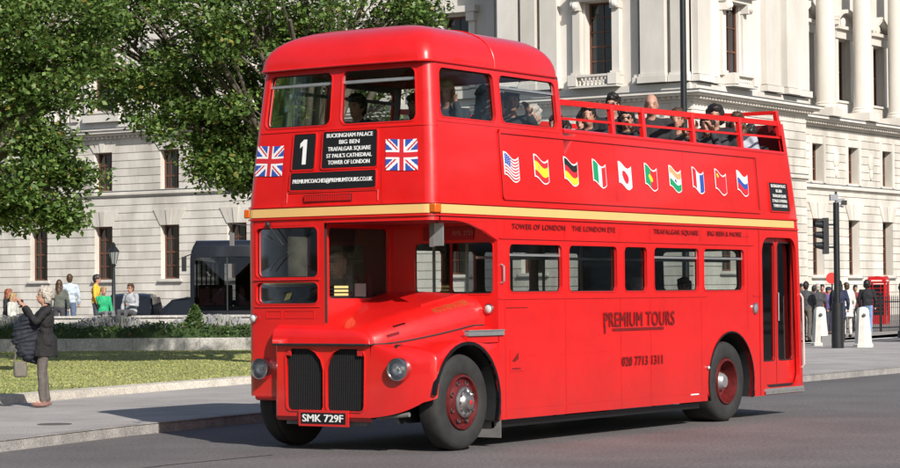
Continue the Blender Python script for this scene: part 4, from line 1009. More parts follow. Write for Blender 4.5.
for c in LWc: bwin(FL_, c-.74, c+.74, 2.75, 6.05, bars=(3, 4)); bwin(FL_, c-.74, c+.74, 8.28, 10.68, bars=(3, 3), sill=0)
cornice('string_course', FL_, 55, 126, 7.86, [(0, .12, .1), (.122, .24, .22), (.242, .335, .16)], mt=STN)
cornice('cornice', FL_, 55, 126, 11.5, [(0, .18, .12), (.182, .34, .35), (.342, .52, .65), (.522, .62, .75)], (.02, .17, .26, .36, .18), STW)
m = MB(); opU = [(c-.85, c+.85, 13.3, 17.3) for c in LWc]; masonry(m, FL_, 55, 126, 12.17, 24, opU, 0, STW)
D(m.build('upper_wall', BD, 0))
for c in LWc: bwin(FL_, c-.85, c+.85, 13.3, 17.3, bars=(2, 5), sill=.25)
m = MB()
for c in LWc:
    for s in (-1, 1):
        FL_.box(m, c+s*1.2-.2, c+s*1.2+.2, 13.2, 17.0, 0, .22, STW); FL_.box(m, c+s*1.2-.26, c+s*1.2+.26, 16.95, 17.45, 0, .42, STW)
    FL_.box(m, c-1.6, c+1.6, 17.452, 17.8, 0, .5, STW); FL_.box(m, c-1.5, c+1.5, 12.6, 13.1, 0, .3, STW)
    for s in (-2.35, 2.35): FL_.box(m, c+s-.3, c+s+.3, 12.7, 23, 0, .16, STW)
D(m.build('window_surround', BD, 0))
# pavilion, left-hand face
m = MB(); masonry(m, FPL, 42.95, 54.9, .1, 7.85, [(47.6, 49.2, 2.75, 6.05), (51.9, 53.4, 2.75, 6.05)], .485, STN); masonry(m, FPL, 42.95, 54.9, 8.2, 11.5, [(47.6, 49.2, 8.28, 10.68)], .485, STN)
m.box((87.61, 54.4, .1), (90, 54.9, 24), STN)
D(m.build('rusticated_wall', BD, 0)); bwin(FPL, 47.6, 49.2, 2.75, 6.05, bars=(3, 4)); bwin(FPL, 51.9, 53.4, 2.75, 6.05, bars=(3, 4)); bwin(FPL, 47.6, 49.2, 8.28, 10.68, bars=(3, 3), sill=0)
cst = [(0, .14, .12), (.142, .30, .3), (.302, .42, .62), (.422, .56, .8)]
cornice('string_course', FPL, 42.9, 54.9, 7.86, [(0, .12, .1), (.122, .24, .22), (.242, .335, .16)], mt=STN)
m = MB(); opp = [(47.62, 49.30, 13.2, 17.1)]
masonry(m, FPL, 42.95, 54.9, 12.06, 24, opp, 0, STW)
for a0, a1, d, z0, z1 in [(43.05, 43.98, .34, 12.95, 24), (44.26, 45.70, .5, 12.95, 24), (45.95, 46.12, .25, 12.9, 24), (50.85, 51.9, .38, 12.9, 24), (52.15, 53.05, .5, 12.9, 24), (53.3, 54.6, .38, 12.9, 24)]:
    FPL.box(m, a0, a1, z0, z1, 0, d, STW); FPL.box(m, a0-.12, a1+.12, 12.56, 12.9, 0, d+.14, STW); FPL.box(m, a0-.06, a1+.06, 12.9, 13.04, 0, d+.07, STW)
FPL.box(m, 42.95, 54.9, 12.1, 12.5, 0, .22, STW)
D(m.build('upper_wall', BD, 0)); bwin(FPL, 47.62, 49.30, 13.2, 17.1, bars=(2, 5), sill=0, depth=.55)
def balcony(F, c, hw):
    m = MB(); F.box(m, c-hw-.55, c+hw+.55, 12.50, 12.62, 0, .75, STW); F.box(m, c-hw-.1, c+hw+.1, 13.06, 13.18, .35, .78, STW)
    for s in (-1, 1): F.box(m, c+s*(hw+.32)-.26, c+s*(hw+.32)+.26, 12.622, 13.2, 0, .8, STW)
    n = 8
    for i in range(n):
        a = c-hw+.06+(2*hw-.12)*i/(n-1); p = F.P(a, 12.62, .58); m.lathe(p, (0, 0, 1), [(0, .07), (.06, .07), (.1, .045), (.2, .085), (.3, .05), (.38, .04), (.44, .07)], STW, 8)
    D(m.build('balustrade', BD, 30))
def surround(F, c, hw, z0, z1, pd=.34):
    m = MB()
    for s in (-1, 1):
        F.box(m, c+s*(hw+.36)-.22, c+s*(hw+.36)+.22, z0-.05, z1-.45, 0, pd, STW); F.box(m, c+s*(hw+.36)-.3, c+s*(hw+.36)+.3, z0-.1, z0+.15, 0, pd+.08, STW)
        F.box(m, c+s*(hw+.36)-.26, c+s*(hw+.36)+.26, z1-.45, z1+.02, 0, .5, STW); m.ell(tuple(F.P(c+s*(hw+.36), z1-.2, .5)), (.2, .2, .2), STW, 8, 6); m.ell(tuple(F.P(c+s*(hw+.5), z1-.32, .45)), (.14, .14, .14), STW, 8, 6)
    F.box(m, c-hw-.7, c+hw+.7, z1+.02, z1+.3, 0, .45, STW); F.box(m, c-hw-.85, c+hw+.85, z1+.3, z1+.45, 0, .7, STW)
    D(m.build('window_surround', BD, 30))
balcony(FPL, 48.46, .9); surround(FPL, 48.46, .84, 13.2, 17.1)
# pavilion, right-hand face
m = MB(); opr = [(90.6, 92.4, 2.75, 6.05), (96.5, 98.2, 2.75, 6.05)]; opr2 = [(91.2, 92.8, 8.28, 10.68), (96.5, 98.1, 8.28, 10.68)]
masonry(m, FPR, 87.6, 101.2, .1, 7.85, opr, .485, STN); masonry(m, FPR, 87.6, 101.2, 8.2, 11.5, opr2, .485, STN)
m.box((100.7, 43, .1), (101.2, 45.3, 24), STN); D(m.build('rusticated_wall', BD, 0))
for o in opr: bwin(FPR, *o, bars=(3, 4))
for o in opr2: bwin(FPR, *o, bars=(3, 3), sill=0)
cornice('string_course', FPR, 87.6, 101.2, 7.86, [(0, .12, .1), (.122, .24, .22), (.242, .335, .16)], mt=STN)
m = MB(); masonry(m, FPR, 87.6, 101.2, 12.06, 24, [(91.35, 93.0, 13.2, 17.0)], 0, STW)
for a0, a1, d in [(87.62, 89.0, .34), (89.3, 90.2, .2), (95.6, 97.4, .34), (97.9, 99.3, .5), (99.6, 101.1, .34)]:
    FPR.box(m, a0, a1, 12.95, 24, 0, d, STW); FPR.box(m, a0-.12, a1+.12, 12.56, 12.9, 0, d+.14, STW)
FPR.box(m, 87.6, 101.2, 12.1, 12.5, 0, .22, STW); D(m.build('upper_wall', BD, 0)); bwin(FPR, 91.35, 93.0, 13.2, 17.0, bars=(2, 3), sill=0, depth=.22); balcony(FPR, 92.3, .85); surround(FPR, 92.17, .85, 13.2, 17.0, .16)
# main cornice round the pavilion (mitred by overlapping both faces) 
m = MB()
for z0, z1, d in cst: m.box((87.6-d, 42.9-d, 11.5+z0), (101.2+d, 54.9, 11.5+z1), STW)
m.box((87.6-.84, 42.9-.84, 12.062), (101.2+.84, 54.95, 12.10), LEAD)
a = 43.0
while a < 54.8: m.box((87.6-.42, a, 11.66), (87.6-.3, a+.17, 11.80), STW); a += .34
a = 87.5
while a < 101.3: m.box((a, 42.9-.5, 11.645), (a+.17, 42.9-.3, 11.80), STW); a += .34
D(m.build('cornice', BD, 0))
# right-hand recessed range with giant columns
cx = [107.95+5.19*i for i in range(-1, 8)]
opR = [(c-.85, c+.75, 2.6, 5.95) for c in cx[1:]]; opR2 = [(c-.85, c+.75, 8.2, 10.42) for c in cx[1:]]
m = MB(); masonry(m, FRR, 101.2, 150, .1, 7.65, opR, .485, STN); masonry(m, FRR, 101.2, 150, 8.0, 11.4, opR2, .485, STN)
for c in cx[1:]: keystones(m, FRR, c-.85, c+.75, 5.96)
for c in cx[1:]:      # carved wreath panels between the mezzanine windows
    p = FRR.P(c+2.55, 9.6, .08); m.ell(tuple(p), (.35, .16, .55), STN, 10, 8); m.ell(tuple(FRR.P(c+2.55, 8.9, .08)), (.18, .12, .4), STN, 8, 6)
    FRR.box(m, c-1.15, c-.87, 8.1, 10.9, 0, .1, STW); FRR.box(m, c+.77, c+1.05, 8.1, 10.9, 0, .1, STW)
D(m.build('rusticated_wall', BD, 0))
for o in opR: bwin(FRR, *o, bars=(2, 4), depth=.5)
for o in opR2: bwin(FRR, *o, bars=(2, 3), sill=0, depth=.5)
cornice('string_course', FRR, 101.2, 150, 7.66, [(0, .12, .1), (.122, .24, .25), (.242, .335, .16)], mt=STN)
m = MB()
for z0, z1, d in cst: m.box((101.9+d*0, 45.3-d, 11.42+z0), (150, 45.6, 11.42+z1), STW)
m.box((101.9, 45.3-.84, 11.98), (150, 45.6, 12.03), LEAD); a = 102
while a < 149: m.box((a, 45.3-.5, 11.565), (a+.17, 45.0, 11.72), STW); a += .34
D(m.build('cornice', BD, 0))
FU = Face('v', 46.4); UC = [108.6+5.3*i for i in range(-1, 8)]
m = MB(); masonry(m, FU, 101.2, 150, 11.98, 24, [(c-.8, c+.8, 13.35, 17.1) for c in UC], 0, STW, core=.6); m.box((101.2, 45.2, 12.04), (150, 46.4, 12.2), STW)
D(m.build('upper_wall', BD, 0))
for i, c in enumerate(UC):
    bwin(FU, c-.8, c+.8, 13.35, 17.1, bars=(2, 2), sill=0, depth=.3)
    m = MB()
    for s in (-1, 1): FU.box(m, c+s*1.08-.2, c+s*1.08+.2, 12.5, 17.2, 0, .3, STW)
    FU.box(m, c-1.35, c+1.35, 12.2, 13.2, 0, .45, STW); FU.box(m, c-1.4, c+1.4, 13.2, 13.33, 0, .55, STW)
    FU.box(m, c-1.35, c+1.35, 17.2, 17.75, 0, .4, STW); FU.box(m, c-1.45, c+1.45, 17.75, 17.95, 0, .62, STW)
    if i % 2:
        for s in (-1, 1):
            p, q = FU.P(c+s*1.5, 18.0, .3), FU.P(c, 18.95, .3); m.flat(p, q, .62, .24, (0, 0, 1), STW)
        m.prism([(c-1.3, 17.95), (c+1.3, 17.95), (c, 18.8)], lambda a, z: FU.P(a, z, .2), lambda a, z: FU.P(a, z, 0), STW)
    else:
        pts = [(c+1.5*math.cos(R(t)), 17.97+.95*math.sin(R(t))) for t in range(0, 181, 15)]
        for a_, b_ in zip(pts, pts[1:]): m.flat(FU.P(*a_, .3), FU.P(*b_, .3), .62, .22, (0, 0, 1), STW)
        m.prism(pts, lambda a, z: FU.P(a, z, .2), lambda a, z: FU.P(a, z, 0), STW)
    m.ell(tuple(FU.P(c, 18.25, .25)), (.35, .12, .3), STW, 10, 6)
    D(m.build('window_surround', BD, 30))
for i in range(9):
    u = 103.2+5.4*i
    m = MB(); m.box((u-.75, 44.2, 12.04), (u+.75, 46.2, 12.55), STW); m.lathe((u, 44.95, 12.55), (0, 0, 1), [(0, .68), (.12, .70), (.2, .63), (.3, .65), (.36, .58), (4, .575), (11.4, .5)], STW, 28)
    D(m.build('column', BD, 30))
m = MB(); m.box((87.2, 54.9, 24), (89.9, 126, 24.6), STW); m.box((86.8, 42.1, 24), (101.9, 60, 25), STW); m.box((101, 44.2, 24), (150, 46.8, 25), STW); m.box((90.4, 47, .1), (150, 126, 23.5), STN); D(m.build('roof_parapet', BD, 0))
# columns of the left pier region near the wing / pavilion junction get small iron lantern brackets etc: none

# ================================================================== trees
BARK = mat('plane bark', (.11, .095, .07), .9, .45, 3, .5, 12)
LEAF = [mat('leaf mid green', (.10, .175, .036), .5, .35, 2), mat('leaf dark green', (.05, .10, .018), .5, .35, 2), mat('leaf light green', (.19, .275, .07), .48, .3, 2), mat('leaf yellowing', (.23, .20, .04), .55, .3, 2)]
for lm in LEAF:      # leaves let a little light through
    t = lm.node_tree; b = t.nodes['Principled BSDF']; tr = t.nodes.new('ShaderNodeBsdfTranslucent'); mx = t.nodes.new('ShaderNodeMixShader'); mx.inputs[0].default_value = .32
    src = b.inputs['Base Color'].links[0].from_socket; t.links.new(src, tr.inputs[0]); o = t.nodes['Material Output']
    t.links.new(b.outputs[0], mx.inputs[1]); t.links.new(tr.outputs[0], mx.inputs[2]); t.links.new(mx.outputs[0], o.inputs[0])
def tree(name, base, H, forks, blobs, label, leaf=.118, dens=290, seed=1):
    """blobs: (x, y, z, rx, ry, rz) in world coordinates; forks: list of main limb end points"""
    rg = np.random.default_rng(seed); rnd = random.Random(seed)
    root = empty(name, base, 0, label, 'tree'); bx_ = Vector(base)
    tm = MB(); top = bx_+Vector((0, 0, H)); pts = [bx_+Vector((rnd.uniform(-.06, .06)*(i > 0), rnd.uniform(-.06, .06)*(i > 0), H*i/5)) for i in range(6)]
    tm.tube(pts, 0, BARK, 12, rs=[.50, .36, .31, .28, .26, .24]); tips = []
    P = []; 
    lm_ = MB()
    for (x, y, z, rx, ry, rz) in blobs:
        c = Vector((x, y, z)); s = pts[-1].lerp(pts[3], rnd.random()*.5); mid = s.lerp(c, .5)+Vector((rnd.uniform(-.5, .5), rnd.uniform(-.5, .5), rnd.uniform(.2, .9)))
        L = [(s*(1-t)**2+mid*2*t*(1-t)+c*t*t) for t in [i/7 for i in range(8)]]; lm_.tube(L, 0, BARK, 7, rs=[.10*(1-.8*i/7)+.015 for i in range(8)])
        vol = rx*ry*rz*4.19; ncl = max(6, int(vol*1.3))
        for k in range(ncl):
            v = rg.normal(0, 1, 3); v /= np.linalg.norm(v); rr = rg.uniform(.2, 1.0)**.5; q = np.array([x+v[0]*rx*rr, y+v[1]*ry*rr, z+v[2]*rz*rr])
            if k % 2 == 0:
                e = Vector(q); a = L[rnd.randint(3, 7)]; m2 = a.lerp(e, .5)+Vector((0, 0, rnd.uniform(.0, .25))); lm_.tube([a, m2, e], 0, BARK, 5, rs=[.035, .022, .008])
            cs = rg.uniform(.26, .58); nl = int(dens*cs*cs*3.1); 
            w = rg.normal(0, 1, (nl, 3)); w /= np.linalg.norm(w, axis=1)[:, None]; P.append(q+w*(rg.uniform(.15, 1, (nl, 1))**.5)*np.array([cs*1.15, cs*1.15, cs*.62])+np.array([0, 0, -.10*cs]))
    P = np.concatenate(P)-np.array(bx_); n = len(P)
    t_ = tm.build('trunk', root, 60); t_.location = -bx_; l_ = lm_.build('limbs', root, 60); l_.location = -bx_
    # tone per clump comes from noise, the leaf itself is random
    leafcloud(n, P, leaf, LEAF, 'crown', root, up=.55, midx=rg.choice(4, n, p=[.44, .28, .24, .04]), asp=.62)
    return n
def W_(px, py, Dp):      # point seen at a given spot of the photo at distance Dp (used to lay out the real crown)
    q = d_+(px-450)/2335.15*r_+(234-py)/2335.15*u_; return CAM+q*Dp
def blob(px, py, Dp, r, rz=None, fl=1.0): p = W_(px, py, Dp); return (p.x, p.y, p.z, r*fl, r*fl, rz or r*.75)

bb = W_(300, 290, 48); BB = (bb.x, bb.y, .2)
blobsB = [blob(150, 60, 47, 1.3, .95), blob(115, 30, 48, 1.2, .9), blob(190, 95, 47, 1.15, .8), blob(215, 135, 47.5, .9, .55), blob(165, 125, 46.5, .6, .4), blob(130, 92, 47.5, .85, .55), blob(235, 160, 48, .6, .5), blob(185, 20, 46, 1.3, 1.0), blob(240, 60, 47, 1.3, 1.0), blob(240, 110, 47, 1.0, .8),
          blob(290, 20, 46, 1.4, .9), blob(340, 10, 47, 1.3, .75), blob(385, 5, 48, 1.1, .55), blob(418, 2, 48, .7, .35), blob(260, 150, 50, 1.2, .8), blob(300, 80, 50, 1.8, 1.2), blob(370, 55, 51, 1.5, .8), blob(400, 70, 52, 1.2, .9), blob(330, 120, 52, 1.6, 1.0),
          blob(180, -60, 47, 1.8, 1.3), blob(260, -80, 47, 2.1, 1.5), blob(340, -60, 48, 1.9, 1.3), blob(390, -45, 49, 1.2, .8), blob(300, -170, 48, 2.2, 1.6), blob(230, -150, 49, 1.9, 1.4), blob(130, -30, 48.5, 1.2, .9), blob(220, 15, 52, 1.8, 1.2), blob(150, 20, 52, 1.4, 1.0), blob(205, 60, 46.5, 1.3, 1.0), blob(100, 55, 47, 1.0, .8), blob(70, 25, 48, .9, .8), blob(265, 95, 46.5, 1.0, .9), blob(225, 100, 49, 1.4, 1.0), blob(160, 90, 49.5, 1.2, .8), blob(320, 35, 47, 1.4, .9), blob(140, 5, 46.5, 1.2, .8), blob(245, 15, 46, 1.3, .9), blob(400, 20, 48.5, .9, .6), blob(210, 150, 47, .5, .35), blob(238, 172, 47.5, .4, .32), blob(222, 165, 47, .4, .25), blob(247, 182, 48, .3, .2)]
nB = tree('plane_tree', BB, 3.6, [], blobsB, 'large leafy tree whose crown rises right behind the front of the red bus', seed=3)
bb = W_(-70, 290, 44); BA = (bb.x, bb.y, .2)
blobsA = [blob(15, 20, 43, 1.2, .9), blob(60, 15, 43.5, 1.1, .8), blob(95, 12, 44, .75, .6), blob(40, 55, 42.5, .9, .6), blob(75, 50, 43.5, .8, .5), blob(5, 75, 43, .8, .6), blob(38, 100, 42.5, .62, .42), blob(62, 95, 43, .5, .32), blob(50, 135, 42.5, .36, .28), blob(28, 140, 42.5, .3, .25), blob(40, 172, 42.5, .45, .26), blob(72, 178, 43, .28, .16), blob(10, 190, 42, .42, .24), blob(60, 205, 42.8, .35, .20), blob(66, 222, 43, .18, .12), blob(15, 215, 42.5, .25, .12), blob(-15, 190, 42, .6, .4),
          blob(-40, 60, 43, 1.5, 1.2), blob(-90, 30, 44, 2.0, 1.5), blob(-30, -40, 43, 1.9, 1.4), blob(50, -50, 44, 1.6, 1.1), blob(-120, -60, 45, 2.2, 1.6), blob(20, -130, 44, 2.0, 1.4), blob(-80, 110, 44, 1.2, .8), blob(-160, 60, 45, 1.8, 1.4), blob(25, 45, 43.5, 1.0, .8), blob(60, 62, 43, .8, .5), blob(80, 30, 43, .8, .7)]
nA = tree('plane_tree', BA, 3.2, [], blobsA, 'leafy tree at the left edge with sprays hanging over the seated people', seed=5)
# thick pale branch entering from the left
m = MB(); L = [W_(x, y, D_) for x, y, D_ in ((-70, 215, 44), (-30, 178, 43.6), (0, 150, 43.2), (22, 122, 43), (42, 92, 43), (52, 60, 43), (70, 30, 43))]
m.tube(L, 0, mat('pale bark', (.26, .235, .19), .85, .35, 4, .4, 14), 10, rs=[.2, .19, .17, .14, .11, .08, .04]); 
m.tube([W_(22, 122, 43), W_(28, 145, 42.8), W_(30, 175, 42.6), W_(50, 200, 42.7), W_(66, 225, 42.9)], 0, BARK, 6, rs=[.05, .035, .03, .02, .01])
m.tube([W_(30, 160, 42.7), W_(60, 172, 42.9), W_(85, 187, 43)], 0, BARK, 5, rs=[.025, .018, .008])
o = m.build('branch', None, 60); rt = [x for x in bpy.data.objects if x.name == 'plane_tree.001'][0]; o.parent = rt; o.location = -Vector(BA)

# ================================================================== street furniture
def tapole(m, p, r0, r1, h, mt): m.bar(p, (p[0], p[1], p[2]+h), r0, mt, 14, r1)
STB = mat('black street metal', (.013, .014, .016), .4, .3, 10)
# tall lamp column
q = empty('lamp_column', (33.7, 14.9, .12), 0, 'tall slim dark lamp column rising behind the open top deck of the red bus', 'lamp column')
m = MB(); tapole(m, (0, 0, 0), .13, .125, 1.4, STB); tapole(m, (0, 0, 1.4), .095, .075, 8.6, STB); m.build('column', q); m = MB(); m.bar((0, 0, 9.9), (-.9, -.3, 10.1), .04, STB); m.ell((-1.1, -.36, 10.08), (.35, .14, .08), STB); m.build('lamp_head', q)
# traffic signal
q = empty('traffic_light', (37.6, 12.44, .12), 0, 'black traffic light pole with camera cluster on top, between two white bollards', 'traffic light')
m = MB(); tapole(m, (0, 0, 0), .165, .16, 1.2, STB); tapole(m, (0, 0, 1.15), .085, .08, 2.72, STB); m.build('pole', q)
m = MB(); rt2 = Vector((math.sin(YAW), -math.cos(YAW), 0)); fw = Vector((math.cos(YAW), math.sin(YAW), 0))
sc_ = rt2*(-.35)+Vector((0, 0, 2.98)); 
def obox(m, c, ex, ey, ez, mt, X=rt2, Y=fw):
    vs = [c+X*(sx*ex)+Y*(sy*ey)+Vector((0, 0, sz*ez)) for sz in (-1, 1) for sx, sy in ((-1, -1), (1, -1), (1, 1), (-1, 1))]
    m.add(vs, [(0, 3, 2, 1), (4, 5, 6, 7), (0, 1, 5, 4), (1, 2, 6, 5), (2, 3, 7, 6), (3, 0, 4, 7)], mt)
obox(m, sc_+rt2*.06, .07, .14, .48, STB); m.bar(sc_+Vector((0, 0, .3)), rt2*-.05+Vector((0, 0, 3.28)), .025, STB); m.bar(sc_+Vector((0, 0, -.3)), rt2*-.05+Vector((0, 0, 2.68)), .025, STB)
sg = m.build('signal_head', q)
for k, dz in enumerate((.3, .02, -.26)):
    m = MB(); a = sc_+Vector((0, 0, dz)); m.bar(a, a-rt2*.22+Vector((0, 0, .02)), .105, STB, 14, .075, caps=False); m.bar(a, a-rt2*.03, .1, STB, 14); m.build('lamp_hood', sg)
m = MB()
obox(m, rt2*.0+Vector((0, 0, 4.12-.12)), .03, .03, .16, STB); obox(m, rt2*-.06+Vector((0, 0, 3.98+.02)), .10, .1, .08, mat('grey camera shell', (.25, .26, .28), .5)); obox(m, rt2*.10+Vector((0, 0, 3.92)), .12, .07, .05, MATS['grey camera shell']); obox(m, rt2*.21+Vector((0, 0, 3.86)), .07, .08, .06, STB); m.bar(rt2*-.02+Vector((0, 0, 3.8)), rt2*.2+Vector((0, 0, 3.75)), .025, MATS['grey camera shell'])
m.build('camera_cluster', q)
# bollards
BW = mat('white painted bollard', (.68, .65, .58), .6, .12, 5)
for j, (x, y, z, lab) in enumerate([(40.0, 14.05, .12, 'left of the two white tapered bollards, nearest the back of the red bus'), (38.6, 12.15, .12, 'right of the two white tapered bollards, in front of the person in jeans')]):
    q = empty('bollard', (x, y, z), YAW, lab, 'bollard', 'white bollards beside the traffic light'); m = MB()
    prof = [(0, .27), (.08, .27), (.10, .24), (.7, .185), (.98, .165), (1.05, .13), (1.08, .06), (1.085, 0)]
    m.lathe((0, 0, 0), (0, 0, 1), prof, BW, 8); m.build('body', q, 25)
    m = MB(); m.lathe((-.19, 0, .86), (-1, 0, .12), [(0, .05), (.012, .04), (.014, 0)], mat('dark emblem', (.04, .03, .03), .5), 10); m.build('emblem', q)
    m = MB(); m.box((-.26, -.27, 0), (.05, .0, .28), mat('grey plinth', (.2, .2, .2), .8)); m.build('plinth', q) if j == 0 else None
# red round sign on a post
q = empty('round_sign', (44.84, 15.86, .05), 0, 'small round red sign above the heads beside the traffic light pole', 'sign'); m = MB()
m.bar((0, 0, 0), (0, 0, 2.1), .025, STB); m.build('post', q); m = MB(); m.lathe((-.03, 0, 1.97), (-.8, -.55, 0), [(0, .17), (.015, .17), (.016, 0)], mat('sign red', (.6, .02, .015), .4), 24)
o = m.build('sign_face', q); o.scale = (1, 1, 1)
# phone box
PB = mat('phone box red', (.52, .012, .014), .35, .08, 3, coat=.3); pbp = W_(878.5, 294, 106); q = empty('phone_box', (pbp.x, pbp.y, .12), R(12), 'bright red telephone box behind the black railings at the right edge', 'telephone box')
m = MB(); m.box((-.46, -.46, 0), (.46, .46, .12), PB)
for sx in (-1, 1):
    for sy in (-1, 1): m.box((sx*.46-sx*.1, sy*.46-sy*.1, .12), (sx*.46, sy*.46, 2.05), PB)
m.box((-.46, -.46, 2.05), (.46, .46, 2.28), PB); m.box((-.5, -.5, 2.12), (.5, .5, 2.16), PB)
for sx in (0, 1, 2, 3):      # segmental pediments + dome
    a = sx*math.pi/2; c, s = math.cos(a), math.sin(a); pts = [(t, 2.28+.14*(1-(t/.44)**2)) for t in frange(-.44, .44, .11)]
    f = lambda t, z, dd: Vector((c*dd-s*t, s*dd+c*t, z)); m.prism(pts, lambda t, z: f(t, z, .46), lambda t, z: f(t, z, .30), PB)
m.ell((0, 0, 2.26), (.43, .43, .16), PB, 20, 10); m.build('cabinet', q, 40)
for k in range(4):
    a = k*math.pi/2; c, s = math.cos(a), math.sin(a); f = lambda t, z, dd: Vector((c*dd-s*t, s*dd+c*t, z)); m = MB(); bx = lambda t0, t1, z0, z1, d0, d1, mt: m.box(tuple(f(t0, z0, d0)), tuple(f(t1, z1, d1)), mt)
    bx(-.34, .34, .45, 2.0, .40, .41, DRKG); g = m.build('glazing', q, 0); m = MB(); bx(-.36, .36, .12, .45, .38, .43, PB)
    for z in frange(.45, 2.0, .195): bx(-.34, .34, z-.012, z+.012, .41, .43, PB)
    for t in (-.34, -.2, .2, .34): bx(t-.012, t+.012, .45, 2.0, .41, .43, PB)
    bx(-.27, .27, 2.10, 2.22, .46, .475, mat('opal glass', (.7, .68, .6), .4)); m.build('glazing_bars', g, 0)
q.scale = (.9, .9, .9)
# railings
q = empty('railings', (60, 21, .12), 0, 'black iron railings on the right in front of the red telephone box', 'railings'); m = MB(); m2 = MB(); m3_ = MB()
p0, p1 = Vector((56.5, 21.6, 0))-Vector((60, 21, 0)), Vector((72, 20.3, 0))-Vector((60, 21, 0)); n = 100
m.flat(p0+Vector((0, 0, 1.10)), p1+Vector((0, 0, 1.10)), .03, .05, (0, 0, 1), STB); m.flat(p0+Vector((0, 0, .15)), p1+Vector((0, 0, .15)), .03, .05, (0, 0, 1), STB); m.build('rail', q)
for i in range(n): p = p0.lerp(p1, i/(n-1)); m2.bar(p, p+Vector((0, 0, 1.25)), .016, STB, 6); m2.bar(p+Vector((0, 0, 1.25)), p+Vector((0, 0, 1.36)), .022, STB, 6, .002)
m2.build('balusters', q)
for i in range(8):
    m3_ = MB(); p = p0.lerp(p1, i/7); m3_.bar(p, p+Vector((0, 0, 1.35)), .05, STB, 8); m3_.ell(p+Vector((0, 0, 1.4)), (.07, .07, .07), STB, 8, 6); m3_.build('post', q)
q = empty('bollard', (50.6, 16.0, .12), 0, 'thick black post at the right edge in front of the railings', 'bollard'); m = MB(); m.lathe((0, 0, 0), (0, 0, 1), [(0, .2), (.2, .2), (.24, .15), (1.5, .13), (1.6, .17), (1.75, .12), (1.8, 0)], STB, 14); m.build('shaft', q, 40)
# old style street lamp at the left
q = empty('street_lamp', (34.33+.6, 35.2+.4, .13), 0, 'slim black lantern street lamp standing behind the seated people on the left', 'street lamp'); m = MB()
m.lathe((0, 0, 0), (0, 0, 1), [(0, .15), (.5, .14), (.6, .08), (2.45, .045), (2.5, .09), (2.55, .05)], STB, 12); m.build('post', q, 40); m = MB()
m.lathe((0, 0, 2.55), (0, 0, 1), [(0, .08), (.38, .17)], mat('lantern glass', (.25, .26, .25), .1), 6); m.lathe((0, 0, 2.93), (0, 0, 1), [(0, .20), (.02, .2), (.18, .07), (.22, .08), (.3, .01)], STB, 6)
for k in range(6): a = k*math.pi/3; m.bar((.08*math.cos(a), .08*math.sin(a), 2.55), (.17*math.cos(a), .17*math.sin(a), 2.93), .012, STB, 5)
m.build('lantern', q, 20)
# ---- dark coach behind the wall: front towards the camera
NVY = mat('dark coach paint', (.012, .014, .02), .25, .1, 3, coat=.4); CG = glass('coach glass', (.22, .24, .25))
q = empty('coach', (42.6, 37.3, 0), YAW, 'dark coach with a big windscreen behind the wall, partly hidden by the red bus', 'coach')
# local frame: +x away from the camera, +y to the left
CW, CH_, CL = 1.28, 3.55, 10.5; m = MB()
def cf(y, z, d=0.): return Vector((.06*(abs(y)/1.28)**2*2+.10*max(0, (z-1.2)/2.3)-d, y, z))
hs = hole(-1.14, 1.14, 1.15, 2.98, .16)
wall(m, cf, -CW, CW, .35, 3.35, [hs], NVY, step=.3, reveal=.05)
m.grid(lambda y, a: cf(y, 3.35)+Vector((.35*(1-math.cos(a)), 0, .22*math.sin(a))), frange(-CW, CW, .3), [0, .5, 1., 1.57], NVY)
m.add([(.4, -CW, 3.55), (CL, -CW, 3.55), (CL, CW, 3.55), (.4, CW, 3.55)], [(0, 1, 2, 3)], NVY)
for s in (-1, 1):
    sh = [hole(.5+1.6*i, 1.95+1.6*i, 1.6, 2.9, .06) for i in range(6)]; Fs = lambda x, z, d=0., s=s: Vector((x, s*(CW+d), z)); wall(m, Fs, .12, CL, .35, 3.56, sh, NVY, step=1.)
    for h in sh: pane(m, Fs, h['loop'], -.02, CG)
m.box((CL-.05, -CW, .35), (CL, CW, 1.5), NVY); m.box((CL-.05, -CW, 2.9), (CL, CW, 3.55), NVY); m.box((CL-.05, -CW, 1.5), (CL, -1.1, 2.9), NVY); m.box((CL-.05, 1.1, 1.5), (CL, CW, 2.9), NVY)
m.box((.3, -1.2, .9), (CL-.1, 1.2, 1.0), BLK); m.box((.25, -1.2, 1.0), (.75, 1.2, 1.3), BLK); m.box((.3, -1.2, 3.1), (CL-.1, 1.2, 3.2), BLK); m.box((5.2, -1.25, 1.0), (5.25, .2, 3.1), BLK); m.v = [(x, y*(1-.16*max(0, (z-2.95)/.6)**2), z) for x, y, z in m.v]; m.build('body', q, 35)
m = MB(); pane(m, cf, hs['loop'], -.02, CG); m.build('windscreen', q, 0); m = MB(); m.box((.02, -.02, 1.15), (.12, .02, 2.98), BLK); m.build('windscreen_pillar', q)
for sy in (-.9, .9): m = MB(); m.ell(tuple(cf(sy, .75, .02)), (.05, .16, .1), LAMP_ if 0 else LAM); m.build('headlight', q)
for sy in (-1, 1): m = MB(); m.bar((.05, sy*1.2, 3.1), (-.3, sy*1.42, 3.0), .02, BLK); m.box((-.33, sy*1.36, 2.5), (-.27, sy*1.52, 3.0), NVY); m.build('wing_mirror', q)
for x in (2.2, 8.4):
    for sy in (-1, 1): m = MB(); m.lathe((x, sy*1.1, .5), (0, sy, 0), [(-.2, .45), (-.15, .5), (.1, .5), (.14, .44), (.14, .28), (.08, .25), (.1, 0)], BLK, 24); m.build('wheel', q, 40)
for x in (1.6, 2.6, 3.6, 4.6): 
    for sy in (-.7, .7): m = MB(); m.box((x, sy-.45, 1.0), (x+.12, sy+.45, 2.05), SEAT); m.box((x-.4, sy-.45, 1.3), (x, sy+.45, 1.42), SEAT); bevel(m.build('seat', q), .04)
